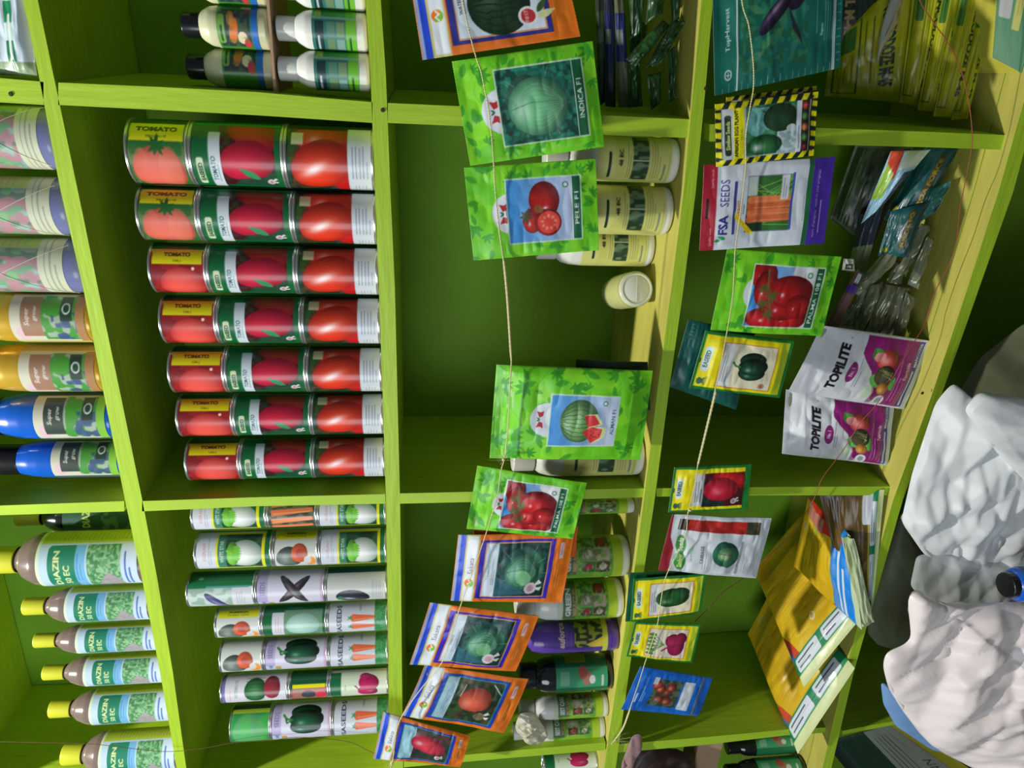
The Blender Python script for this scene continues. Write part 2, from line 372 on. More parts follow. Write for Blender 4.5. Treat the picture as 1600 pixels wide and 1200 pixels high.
    def done(s, nx, ny):
        """box filtered colours at the (ny+1) x (nx+1) grid vertices, top row first"""
        S = np.zeros((s.H+1, s.W+1, 3)); S[1:, 1:] = s.a.cumsum(0).cumsum(1)
        X = np.linspace(0, s.W, nx+1); Y = np.linspace(0, s.H, ny+1); hx = max(s.W/nx*.5, .5); hy = max(s.H/ny*.5, .5)
        a0 = np.clip(np.round(X-hx), 0, s.W-1).astype(int); a1 = np.maximum(np.clip(np.round(X+hx), 1, s.W).astype(int), a0+1)
        b0 = np.clip(np.round(Y-hy), 0, s.H-1).astype(int); b1 = np.maximum(np.clip(np.round(Y+hy), 1, s.H).astype(int), b0+1)
        n = ((b1-b0)[:, None]*(a1-a0)[None, :])[..., None]
        return (S[b1][:, a1]-S[b0][:, a1]-S[b1][:, a0]+S[b0][:, a0])/n

def smooth_noise(ny, nx, cy, cx, rng):
    g = rng.rand(cy+3, cx+3)*2-1; U = np.linspace(0, cx, nx+1)+.5; V = np.linspace(0, cy, ny+1)+.5
    i, j = U.astype(int), V.astype(int); fu, fv = U-i, V-j; fu = fu*fu*(3-2*fu); fv = fv*fv*(3-2*fv)
    a = g[j][:, i]; b = g[j][:, i+1]; c = g[j+1][:, i]; d = g[j+1][:, i+1]
    return a*(1-fv)[:, None]*(1-fu)+b*(1-fv)[:, None]*fu+c*fv[:, None]*(1-fu)+d*fv[:, None]*fu

def sheet(name, art, corners, Y=-0.03, thick=0.008, crinkle=0.0012, back=(160, 165, 150), m='foil', seed=0, step=0.95, bend=0.0, curl=0.0, parent=None, world=None, fullthick=False, sag=None):
    """a filled sachet: four corners as seen in the photograph (image TL, TR, BR, BL) at depth Y, one value or four;
    the frame is turned, so the sachet's own top edge is the image-left one"""
    if world is None:
        Ys = [Y]*4 if np.isscalar(Y) else Y
        itl, itr, ibr, ibl = [at(p[0], p[1], yy) for p, yy in zip(corners, Ys)]
        TL, TR, BR, BL = ibl, itl, itr, ibr
    else: TL, TR, BR, BL = [np.array(q, float) for q in world]
    wd = (np.linalg.norm(TR-TL)+np.linalg.norm(BR-BL))/2; ht = (np.linalg.norm(BL-TL)+np.linalg.norm(BR-TR))/2
    nx = int(np.clip(wd*1000/step, 12, 220)); ny = int(np.clip(ht*1000/step, 12, 260))
    u = np.linspace(0, 1, nx+1)[None, :]; v = np.linspace(0, 1, ny+1)[:, None]
    P = (TL*((1-u)*(1-v))[..., None]+TR*(u*(1-v))[..., None]+BL*((1-u)*v)[..., None]+BR*(u*v)[..., None])
    n = np.cross(TR-TL, BL-TL); n /= np.linalg.norm(n)
    if n[1] > 0 and world is None: n = -n
    if world is not None: n = -n if np.dot(n, CAM-TL) < 0 else n
    rng = np.random.RandomState(seed+7)
    eu = 1-np.abs(2*u-1)**2.6; ev = 1-np.abs(2*v-1)**3.2; seal = np.clip((v-.05)/.12, 0, 1)*np.clip((1-v-.02)/.10, 0, 1)
    bulge = thick/2*(np.clip(eu, 0, 1)*np.clip(ev, 0, 1))**.6*seal
    edge = np.clip(np.minimum(np.minimum(u, 1-u), np.minimum(v, 1-v))/.06, 0, 1)
    cr = smooth_noise(ny, nx, 4, 3, rng)*1.2+smooth_noise(ny, nx, 9, 7, rng)*.6+np.abs(smooth_noise(ny, nx, 15, 5, rng))*.7
    wob = bend*(np.sin(math.pi*u)-.5)+curl*(v**2)*(u-.5)*2+crinkle*1.5*smooth_noise(ny, nx, 3, 2, rng)
    if sag is not None: wob = wob+sag*np.sin(math.pi*v)
    front = P+n*(bulge+crinkle*cr*(.25+.75*edge)+wob)[..., None]
    backP = P+n*(-bulge+crinkle*cr*.2+wob-0.0010)[..., None]
    o3 = (TL+TR)/2
    k = max(1, min(nx, ny)//34); ix = np.unique(np.r_[np.arange(0, nx+1, k), nx]); iy = np.unique(np.r_[np.arange(0, ny+1, k), ny])
    B = backP[iy][:, ix]; V = np.vstack([front.reshape(-1, 3), B.reshape(-1, 3)])-o3
    col = art.done(nx, ny)[..., :]; cols = np.vstack([col.reshape(-1, 3), np.tile(C(back), (B.shape[0]*B.shape[1], 1))])
    F1 = quads(nx, ny); F2 = quads(len(ix)-1, len(iy)-1, (nx+1)*(ny+1))[:, ::-1]
    # close the rim so that the sachet has no open edge
    base = (nx+1)*(ny+1); W = nx+1; W2 = len(ix); rim = []
    def strip(fr, bk):
        for a in range(len(bk)-1):
            f0, f1 = fr[a]; b0, b1 = bk[a], bk[a+1]; rim.append((f0, f1, b1, b0))
    strip([(ix[a], ix[a+1]) for a in range(W2-1)], [base+a for a in range(W2)])
    strip([(ny*W+ix[a+1], ny*W+ix[a]) for a in range(W2-1)][::-1], [base+(len(iy)-1)*W2+a for a in range(W2)][::-1])
    strip([(iy[a+1]*W, iy[a]*W) for a in range(len(iy)-1)][::-1], [base+a*W2 for a in range(len(iy))][::-1])
    strip([(iy[a]*W+nx, iy[a+1]*W+nx) for a in range(len(iy)-1)], [base+a*W2+W2-1 for a in range(len(iy))])
    F = np.vstack([F1, F2, np.array(rim, dtype=int)])
    me = raw_mesh(name, V, F, M[m], cols)
    return obj(name, me, parent, loc=o3)

def wrap_label(art, r, z0, z1, m='can', step=1.1, bulge=0.0, a0=0.0, a1=math.tau, rfun=None, name='label'):
    """print wrapped round a cylinder; the middle of the artwork faces -Y"""
    span = a1-a0; nx = int(np.clip(r*span*1000/step, 24, 240)); ny = int(np.clip((z1-z0)*1000/step, 10, 160))
    a = np.linspace(-span/2, span/2, nx+1)-math.pi/2; z = np.linspace(z1, z0, ny+1)
    rr = np.full(ny+1, r) if rfun is None else np.array([rfun(q) for q in z])
    V = np.stack([rr[:, None]*np.cos(a), rr[:, None]*np.sin(a), np.repeat(z[:, None], nx+1, 1)], -1).reshape(-1, 3)
    return raw_mesh(name, V, quads(nx, ny), M[m], art.done(nx, ny).reshape(-1, 3))
# ------------------------------------------------------------------ prints of the sachets
def leafpack(w, h, title, kind, f, logo=None, band=True, seed=1, zipline=False, bandw=None):
    a = Art(w, h, (122, 214, 32), 2.4, seed); g1, g2, g3 = (58, 160, 34), (150, 230, 50), (52, 150, 40)
    a.noise(0, 0, w, h, g2, 26, .5); a.noise(0, 0, w, h, (90, 196, 30), 18, .5)
    for k in range(int(w*h/520)):
        x, y, q = a.rng.rand()*w, a.rng.rand()*h, a.rng.rand()*360; L = 12+10*a.rng.rand()
        if k % 2:
            for t in range(5): a.leaf(x, y, L*(.6+.4*math.cos((t-2)*.6)), L*.30, q+(t-2)*38, g1, .85, g3)
        else: a.leaf(x, y, L*1.1, L*.5, q, g1, .8, g3)
        if k % 5 == 0: a.line([(x+t*6, y+14*math.sin(t*.35+q)) for t in range(7)], .6, g3, .6)
    x0, y0, x1, y1 = f[0]*w, f[1]*h, f[2]*w, f[3]*h
    lx, ly, lr = logo or ((x0+x1)/2, y0+h*.03, w*.22)
    a.ell(lx, ly, lr, lr, (214, 222, 232)); a.ell(lx, ly, lr, lr, (150, 200, 120), o=.0)
    yy = ly-lr*.42
    for s_ in (-1, 1):
        a.poly([(lx+s_*lr*.12, yy-lr*.05), (lx+s_*lr*.48, yy-lr*.22), (lx+s_*lr*.42, yy+lr*.02), (lx+s_*lr*.52, yy+lr*.2), (lx+s_*lr*.2, yy+lr*.16)], (176, 34, 44))
        a.leaf(lx, yy, lr*.24, lr*.10, -90+s_*30, (30, 110, 60))
    a.lines(lx-lr*.5, ly-lr*.12, lr, 2, 2.6, (170, 110, 120), .6, .6)
    a.rect(x0-2, y0-2, x1+2, y1+2, (206, 232, 206), 1.2); bh = (y1-y0)*.11
    if kind == 'cabbage': a.cabbage(x0, y0, x1, y1-bh-1, (128, 214, 156), (30, 104, 84), .39)
    else:
        a.rect(x0, y0, x1, y1-bh, (58, 148, 226), c2=(190, 200, 226)); a.clip = (x0, y0, x1, y1-bh)
        W, H = x1-x0, y1-y0; X = lambda u: x0+u*W; Yv = lambda v: y0+v*H
        if kind == 'pele':
            a.ell(X(.5), Yv(.62), W*.42, H*.1, (120, 130, 170), o=.5, soft=.8)
            a.tomato(X(.34), Yv(.32), W*.20, H*.13, (206, 44, 40)); a.tomato(X(.66), Yv(.50), W*.29, H*.21, (204, 36, 34), hl=(-.45, .05, .9, .09, .16))
            a.tomato(X(.30), Yv(.54), W*.22, H*.185, (190, 30, 30)); a.ell(X(.30), Yv(.55), W*.18, H*.155, (226, 66, 58))
            for k in range(9): q = k*.7; a.ell(X(.30)+W*.10*math.cos(q), Yv(.55)+H*.09*math.sin(q), W*.03, H*.02, (236, 130, 100), q*57)
            a.star(X(.42), Yv(.24), W*.13, (70, 70, 40), 7); a.ell(X(.52), Yv(.42), W*.06, H*.07, (140, 110, 60), 30, .8)
        if kind == 'palma':
            a.rect(X(.0), Yv(.55), x1, y1, (200, 206, 214), o=.8); a.ell(X(.9), Yv(.8), W*.4, H*.3, (236, 238, 240), o=.8, soft=.6)
            for cx, cy, rx, ry in ((.85, .14, .24, .18), (.62, .20, .30, .17), (.14, .34, .20, .36), (.16, .62, .22, .28), (.33, .5, .22, .32), (.60, .56, .27, .34), (.36, .72, .2, .2)):
                a.tomato(X(cx), Yv(cy), W*rx, H*ry, (198+int(30*a.rng.rand()), 28, 34), hl=(-.2, -.35, .8, .14, .08))
            a.line([(X(.92), Yv(.2)), (X(.6), Yv(.22)), (X(.2), Yv(.34))], 2.2, (110, 100, 50)); a.line([(X(.5), Yv(.12)), (X(.55), Yv(.36))], 1.6, (110, 100, 50))
            for p, q in ((.22, .30), (.52, .30), (.38, .2), (.64, .18)): a.star(X(p), Yv(q), W*.13, (96, 92, 44), 7)
        if kind == 'melon':
            a.ell(X(.52), Yv(.55), W*.50, H*.32, (110, 130, 160), o=.6, soft=.5); a.ell(X(.5), Yv(.44), W*.43, H*.29, (128, 184, 108), shade=.25, rim=(50, 96, 44), hl=(-.2, -.6, .35, .5, .3))
            for k in range(-9, 10):
                pts = [(X(.5)+W*.43*(k/9.5)*math.sqrt(max(0, 1-t*t))+a.rng.randn()*.7, Yv(.44)+H*.28*t) for t in np.linspace(-.95, .95, 13)]
                if k % 2: a.line(pts, 1.3, (44, 98, 50), .75)
            a.poly([(X(.38), Yv(.60)), (X(.63), Yv(.50)), (X(.66), Yv(.70)), (X(.46), Yv(.80))], (214, 226, 160)); a.poly([(X(.39), Yv(.58)), (X(.62), Yv(.50)), (X(.64), Yv(.66)), (X(.46), Yv(.76))], (214, 52, 60))
            a.poly([(X(.02), Yv(.66)), (X(.30), Yv(.50)), (X(.42), Yv(.64)), (X(.38), Yv(.86)), (X(.18), Yv(.84))], (206, 226, 150)); a.poly([(X(.04), Yv(.65)), (X(.30), Yv(.50)), (X(.40), Yv(.64)), (X(.36), Yv(.80)), (X(.18), Yv(.78))], (220, 60, 62))
            for k in range(12): a.ell(X(.12+.24*a.rng.rand()), Yv(.62+.14*a.rng.rand()), .8, 1.2, (90, 20, 24))
        a.ell(X(.88), Yv(.80), W*.05, W*.05, (60, 130, 90)); a.ell(X(.88), Yv(.80), W*.03, W*.03, (210, 220, 230)); a.clip = None
    a.rect(x0, y1-bh, x1, y1, (20, 96, 60) if band else (196, 216, 240)); a.rect(x0, y1-bh-.9, x1, y1-bh, (214, 228, 220))
    a.text(title, (x0+x1)/2, y1-bh*.5, bh*.52, (226, 236, 230) if band else (70, 96, 110), bold=.012, wide=bandw or (x1-x0)*.52)
    if zipline:
        for k in range(5): a.rect(0, h*(.012+.011*k), w, h*(.016+.011*k), (70, 160, 40), o=.7)
        a.rect(0, h*.085, w, h*.09, (84, 176, 40)); a.noise(w*.05, h*.02, w*.95, h*.12, (220, 240, 220), 10, .5, .7, sy=4)
    return a

def S_logo(a, x, y, r):
    a.ell(x, y, r, r, (236, 120, 40)); a.clip = (x-r*1.2, y, x+r*1.2, y+r*1.2); a.ell(x, y, r, r, (120, 190, 50)); a.clip = None
    a.ell(x-r*.45, y, r*.5, r*.5, (120, 190, 50)); a.ell(x+r*.45, y, r*.5, r*.5, (236, 120, 40)); a.line([(x-r*.8, y+r*.2), (x-r*.2, y-r*.3), (x+r*.2, y+r*.3), (x+r*.8, y-r*.2)], r*.26, (232, 234, 226))
def orangepack(w, h, kind, seed=1, tint=(46, 32, 176)):
    a = Art(w, h, (232, 122, 26), 2.4, seed); a.noise(0, 0, w, h, (222, 106, 20), 20, .5)
    a.rect(0, h*.005, w, h*.03, (150, 170, 220)); a.rect(w*.0, h*.03, w, h*.075, (30, 74, 214)); a.rect(w*.0, h*.075, w, h*.19, (200, 196, 128)); a.rect(w*.02, h*.09, w*.98, h*.18, (222, 230, 236))
    a.rect(w*.02, h*.135, w*.28, h*.18, (228, 236, 244)); S_logo(a, w*.31, h*.135, h*.038); a.text('Sakata', w*.56, h*.135, h*.042, (96, 92, 110), slant=.15)
    a.rect(w*.07, h*.20, w*.93, h*.845, tint); a.rect(w*.10, h*.245, w*.90, h*.81, (214, 150, 110) if kind == 'cabbage' or kind == 'melon' else (40, 140, 140)); x0, y0, x1, y1 = w*.115, h*.255, w*.885, h*.80
    a.rect(x0, y0, x1, y1, (206, 222, 234))
    if kind == 'cabbage':
        a.cabbage(x0, h*.36, x1, y1, (70, 150, 116), (16, 62, 58), .33); a.clip = (x0, h*.36, x1, y1); a.poly([(x0, h*.36), (w*.42, h*.36), (x0+4, h*.66)], (50, 104, 124), .8); a.ell(w*.40, h*.60, w*.10, h*.08, (130, 196, 140), 40, .8); a.clip = None; a.rosette(w*.24, h*.68, w*.085)
        a.text('CABBAGE', w*.5, h*.292, h*.016, (60, 70, 90)); a.lines(w*.3, h*.325, w*.4, 2, 3, (110, 120, 140))
    elif kind == 'tomato':
        a.rect(x0, h*.36, x1, y1, (28, 52, 30)); a.noise(x0, h*.36, x1, y1, (62, 90, 46), 8, .7); a.noise(x0, h*.36, x1, y1, (120, 60, 50), 12, .5, .7); a.rect(x0, h*.255, x1, h*.355, (150, 184, 196))
        a.ell(w*.56, h*.575, w*.22, h*.155, (226, 98, 66), -4, shade=.24, hl=(-.3, -.5, .25, .4, .3), rim=(150, 50, 40)); a.line([(w*.8, h*.44), (w*.6, h*.42)], 1.6, (190, 190, 150)); a.line([(w*.85, h*.7), (w*.7, h*.8)], 1.8, (190, 200, 180)); a.rosette(w*.26, h*.68, w*.08, (110, 104, 74), (90, 80, 60)); a.lines(w*.3, h*.30, w*.4, 2, 3, (90, 120, 140))
    elif kind == 'red':
        a.rect(x0, h*.40, x1, y1, (44, 60, 50)); a.noise(x0, h*.4, x1, y1, (110, 50, 60), 10, .6); a.rect(x0, h*.255, x1, h*.39, (160, 214, 226)); a.ell(w*.54, h*.56, w*.22, h*.2, (232, 66, 84), 10, shade=.28, hl=(-.1, -.5, .7, .2, .2), rim=(170, 20, 50)); a.rosette(w*.24, h*.70, w*.06)
    else:
        a.ell(w*.66, h*.54, w*.30, h*.24, (120, 50, 54)); a.ell(w*.70, h*.56, w*.25, h*.2, (150, 60, 62), shade=.2); a.ell(w*.34, h*.53, w*.24, h*.2, (26, 68, 30), shade=.3, rim=(12, 34, 16), hl=(.1, -.3, .2, .3, .3))
        for k in range(-4, 5): a.line([(w*.34+w*.24*k/4.6*math.sqrt(max(0, 1-t*t))+a.rng.randn(), h*.53+h*.2*t) for t in np.linspace(-.9, .9, 12)], 1.4, (10, 36, 16), .7)
        a.ell(w*.22, h*.70, w*.075, w*.075, (224, 224, 226)); a.ell(w*.22, h*.70, w*.055, w*.055, (178, 44, 50)); a.text('FIRST', w*.22, h*.69, 4, (236, 230, 230)); a.leaf(w*.2, h*.76, 22, 8, 70, (210, 214, 150)); a.leaf(w*.24, h*.76, 20, 7, 40, (60, 92, 40))
        a.text('WATERMELON', w*.42, h*.285, h*.022, (50, 50, 60), bold=.01); a.lines(w*.3, h*.315, w*.25, 1, 3, (70, 70, 80))
    if kind == 'melon': return a
    a.rect(w*.66, h*.895, w*.88, h*.93, (222, 196, 200), 2); a.text('Sakata', w*.77, h*.912, h*.02, (150, 90, 100)); a.lines(w*.24, h*.90, w*.36, 2, 4, (240, 190, 120), .9)
    return a

def easeed(w, h, kind, seed=1, edge=(26, 122, 46)):
    a = Art(w, h, edge, 2.6, seed); m = w*.05; a.rect(m, h*.03, w-m, h*.965, (238, 226, 16)); a.rect(m, h*.88, w-m, h*.965, (190, 210, 40)) if kind != 'redpep' else None
    a.rect(w*.32, h*.055, w*.76, h*.135, (206, 226, 222), w*.05); a.text('EASEED', w*.54, h*.095, h*.042, (26, 60, 50), bold=.03)
    a.rect(w*.5-4, h*.03, w*.5+4, h*.04, (30, 40, 20), 1)
    for k in range(7): a.line([(w*.16, h*.07), (w*(.08+.026*k), h*.15-.3*abs(k-3))], 1.0, (40, 90, 70))
    a.ell(w*.15, h*.075, w*.06, h*.028, (50, 100, 84))
    if kind == 'redpep':
        a.rect(w*.14, h*.27, w*.86, h*.40, (206, 212, 214)); a.lines(w*.24, h*.30, w*.5, 3, h*.035, (50, 56, 60), 1.0); x0, y0, x1, y1 = w*.11, h*.40, w*.86, h*.92; a.rect(w*.05, h*.92, w*.95, h, edge)
        a.rect(x0, y0, x1, y1, (70, 18, 28)); a.clip = (x0, y0, x1, y1); a.ell(w*.2, h*.52, w*.2, h*.16, (24, 44, 40)); a.ell(w*.72, h*.78, w*.2, h*.28, (222, 30, 40), 8, shade=.3, rim=(120, 6, 16)); a.ell(w*.50, h*.62, w*.26, h*.22, (216, 30, 58), 0, shade=.25, hl=(-.2, -.2, .3, .3, .3), rim=(150, 10, 30)); a.clip = None; a.rosette(w*.22, h*.80, w*.06)
        return a
    x0, y0, x1, y1 = w*.10, h*.24, w*.86, h*.84
    a.rect(x0, y0, x1, y1, (190, 60, 40)); a.rect(x0+1, y0+1, x1-1, y1-1, (236, 230, 196)); a.rect(x0+1, y0+1, x1-1, h*.37, (214, 218, 216)); a.lines(w*.2, h*.275, w*.5, 3, h*.028, (80, 84, 100), .9)
    if kind == 'greenpep':
        a.pepper(w*.50, h*.59, w*.25, (20, 84, 50), -6); a.rosette(w*.18, h*.74, w*.05, (196, 150, 130), (150, 80, 70))
    elif kind == 'longpep':
        a.ell(w*.50, h*.56, w*.22, h*.23, (34, 104, 40), 0, shade=.35, hl=(-.4, -.4, .4, .2, .3), rim=(16, 60, 20)); a.ell(w*.60, h*.66, w*.13, h*.13, (30, 96, 38), shade=.3)
    else:
        a.rect(x0+1, y0+1, x1-1, y1-1, (226, 216, 196)); a.clip = (x0, y0, x1, y1)
        for k in range(6): a.line([(w*.45, h*.50), (w*(.2+.1*k), h*(.30+.02*(k % 3)))], 1.4, (90, 140, 60)); a.ell(w*(.2+.1*k), h*.31, 3.5, 7, (80, 140, 50))
        a.ell(w*.44, h*.68, w*.26, h*.13, (176, 34, 84), 0, shade=.25, rim=(110, 10, 50)); a.ell(w*.56, h*.62, w*.17, h*.11, (196, 48, 100), shade=.25, rim=(120, 10, 50)); a.ell(w*.62, h*.74, w*.15, h*.09, (166, 30, 78), shade=.25); a.line([(w*.38, h*.56), (w*.3, h*.48)], 3, (166, 30, 78)); a.clip = None
    return a

def topharvest(w, h, seed=1):
    a = Art(w, h, (14, 98, 84), 2.2, seed); a.noise(0, 0, w, h, (20, 112, 96), 22, .5); a.clip = (0, h*.17, w, h*.90)
    a.noise(w*.10, h*.20, w, h*.72, (30, 92, 62), 9, .9); a.noise(w*.10, h*.20, w, h*.72, (60, 134, 110), 6, .5, .62)
    for k in range(26): x, y = w*(.15+.8*a.rng.rand()), h*(.2+.5*a.rng.rand()); a.leaf(x, y, 30, 9, a.rng.rand()*360, (60+60*a.rng.rand(), 130+50*a.rng.rand(), 100), .35)
    a.poly([(w*.30, h*.32), (w*.60, h*.50), (w*.64, h*.62), (w*.52, h*.72), (w*.30, h*.70), (w*.34, h*.64), (w*.42, h*.60), (w*.38, h*.50)], (30, 22, 46), .0)
    a.ell(w*.60, h*.63, w*.15, h*.085, (38, 28, 62), 25, shade=.3, hl=(-.3, -.4, .35, .35, .25)); a.ell(w*.46, h*.47, w*.20, h*.045, (44, 32, 66), 52, shade=.3, hl=(0, -.4, .4, .6, .3)); a.poly([(w*.50, h*.56), (w*.30, h*.66), (w*.22, h*.68), (w*.34, h*.60)], (32, 40, 48)); a.clip = None
    a.rect(0, h*.168, w, h*.180, (196, 214, 214)); a.text('TopHarvest', w*.40, h*.105, h*.032, (206, 224, 220), bold=.008); a.frame(w*.085, h*.085, w*.085+w*.06, h*.085+h*.04, .001, (0, 0, 0)); a.ell(w*.115, h*.105, w*.034, w*.034, (206, 224, 220)); a.ell(w*.115, h*.105, w*.025, w*.025, (14, 98, 84)); a.line([(w*.115, h*.12), (w*.115, h*.09)], 1.1, (206, 224, 220)); a.line([(w*.098, h*.105), (w*.132, h*.105)], 1.1, (206, 224, 220))
    a.lines(w*.28, h*.79, w*.5, 1, 4, (190, 214, 206)); a.text('Expect:', w*.30, h*.83, h*.016, (210, 226, 220), bold=.03); a.text('Early Purple', w*.72, h*.83, h*.016, (210, 226, 220), bold=.03); a.lines(w*.22, h*.855, w*.28, 4, 4.4, (180, 206, 200)); a.lines(w*.62, h*.855, w*.3, 4, 4.4, (180, 206, 200))
    a.rect(w*.0, h*.925, w, h*.948, (214, 224, 224)); a.rect(0, h*.932, w, h*.940, (150, 170, 170))
    for k in range(18): a.rect(w*.0, h*(.06+.05*k), w*(.06 if k % 2 else .035), h*(.06+.05*k)+.6, (150, 196, 186)); a.rect(w*(.06+.055*k), h*.96, w*(.06+.055*k)+.6, h*.99, (150, 196, 186))
    return a

def african(w, h, seed=1):
    a = Art(w, h, (24, 38, 34), 2.8, seed)
    for k in range(-14, 30): q = k*w*.155; a.poly([(q, 0), (q+w*.08, 0), (q+w*.08-h*.0, h*.055), (q-w*.03, h*.055)], (230, 222, 20))
    for k in range(-2, 14):
        for x0, x1 in ((0, w*.10), (w*.90, w)): y = h*(k*.118); a.poly([(x0, y), (x1, y+h*.035), (x1, y+h*.095), (x0, y+h*.06)], (230, 222, 20))
        x = w*(k*.155); a.poly([(x, h), (x+w*.08, h), (x+w*.10, h*.945), (x+w*.02, h*.945)], (230, 222, 20))
    a.rect(w*.10, h*.06, w*.90, h*.93, (176, 184, 186)); a.rect(w*.16, h*.085, w*.80, h*.145, (22, 44, 26), w*.04); a.text('Simlaw Seeds', w*.48, h*.115, h*.035, (196, 206, 120), bold=.03)
    a.rect(w*.10, h*.165, w*.90, h*.27, (238, 230, 18)); a.text('AFRICAN EGG PLANT', w*.5, h*.193, h*.034, (30, 44, 24), bold=.03, wide=w*.74); a.text('ENTULA', w*.48, h*.245, h*.018, (90, 96, 30))
    x0, y0, x1, y1 = w*.12, h*.29, w*.90, h*.79; a.rect(x0, y0, x1, y1, (40, 106, 74)); a.clip = (x0, y0, x1, y1); a.noise(x0, y0, x1, y1, (80, 150, 110), 8, .6)
    a.rect(x0, h*.60, w*.46, y1, (150, 178, 180)); a.noise(x0, h*.6, w*.5, y1, (204, 220, 226), 4, .8)
    a.leaf(w*.40, h*.42, 48, 34, -10, (110, 176, 176), .9, (170, 210, 200)); a.noise(w*.5, h*.34, w*.86, h*.52, (140, 196, 200), 4, .7)
    a.ell(w*.68, h*.63, w*.22, h*.17, (38, 76, 46), shade=.2, rim=(20, 50, 30)); a.ell(w*.50, h*.74, w*.06, h*.05, (206, 220, 220)); a.ell(w*.27, h*.48, w*.17, h*.17, (36, 120, 60), shade=.3, hl=(-.2, -.4, .85, .35, .3), rim=(16, 70, 40)); a.clip = None
    a.rect(w*.10, h*.79, w*.90, h*.84, (214, 222, 230)); a.lines(w*.16, h*.815, w*.66, 1, 3, (60, 80, 90), 1.2); a.rect(w*.10, h*.84, w*.90, h*.92, (40, 50, 34))
    for u, c in ((.18, (140, 30, 60)), (.33, (90, 150, 70)), (.49, (230, 130, 70)), (.66, (90, 160, 80)), (.82, (190, 60, 60))): a.ell(w*u, h*.88, w*.065, h*.036, c, shade=.3, hl=(0, 0, .4, .3, .3))
    return a

def fsapack(w, h, seed=1):
    a = Art(w, h, (214, 222, 232), 2.6, seed); a.rect(0, 0, w, h*.105, (168, 28, 48)); a.rect(w*.38, h*.03, w*.62, h*.05, (30, 24, 14), 2); a.text('Quality seeds', w*.16, h*.07, h*.018, (230, 200, 206)); a.text('Quality seeds', w*.84, h*.07, h*.018, (230, 200, 206))
    a.text('FSA', w*.30, h*.165, h*.066, (40, 44, 130), bold=.035); a.text('SEEDS', w*.67, h*.165, h*.066, (40, 44, 130), bold=.0, sx=.82); a.leaf(w*.13, h*.19, 14, 6, -70, (40, 150, 90)); a.leaf(w*.12, h*.15, 10, 5, -100, (40, 150, 90))
    a.rect(w*.18, h*.235, w*.80, h*.258, (60, 66, 150)); a.text('CARROT', w*.46, h*.285, h*.028, (220, 120, 50), bold=.03); a.lines(w*.42, h*.322, w*.18, 1, 3, (110, 116, 126), 1.6)
    x0, y0, x1, y1 = w*.20, h*.345, w*.84, h*.68; a.rect(x0-1, y0-1, x1+1, y1+1, (120, 130, 170)); a.rect(x0, y0, x1, y1, (52, 112, 48)); a.clip = (x0, y0, x1, y1)
    for k in range(22): a.line([(x0+(x1-x0)*a.rng.rand(), y0), (x0+(x1-x0)*a.rng.rand(), y1)], 1.6, (100+60*a.rng.rand(), 176, 80), .6)
    a.rect(x0, y0, w*.45, h*.48, (20, 60, 36), o=.6); a.rect(w*.62, y0, x1, h*.42, (190, 204, 196), o=.7)
    for k, c in enumerate(((216, 106, 60), (226, 122, 72), (214, 100, 56), (230, 128, 78))): X = w*(.345+.075*k); a.poly([(X-w*.045, h*.37), (X+w*.045, h*.36), (X+w*.035, y1), (X-w*.03, y1)], c); a.ell(X, h*.37, w*.045, h*.022, c); a.line([(X-w*.02, h*.4), (X-w*.015, y1)], 1, (240, 160, 110), .8)
    a.clip = None; a.rect(w*.56, h*.60, w*.84, h*.66, (214, 220, 230)); a.lines(w*.58, h*.62, w*.24, 2, 3.5, (90, 100, 130)); a.rect(w*.20, h*.68, w*.86, h*.70, (66, 90, 170))
    a.poly([(w*.15, h*.235), (w*.27, h*.235), (w*.42, h*.25), (w*.17, h*.42), (w*.17, h*.38)], (238, 216, 20), 0); a.poly([(w*.37, h*.255), (w*.45, h*.255), (w*.17, h*.42), (w*.17, h*.37)], (238, 222, 26)); a.text('BEST QUALITY', w*.30, h*.325, 4.4, (190, 110, 30), rot=-40, wide=36)
    a.rect(0, h*.80, w, h*.84, (36, 104, 62)); a.lines(w*.3, h*.79, w*.5, 1, 3, (70, 120, 90)); a.rect(0, h*.84, w, h, (72, 44, 160)); a.text('seeds of progress   seeds to your progress', w*.48, h*.885, h*.02, (214, 208, 236), wide=w*.78); a.lines(w*.14, h*.93, w*.72, 1, 5, (190, 184, 226), 1.6)
    return a

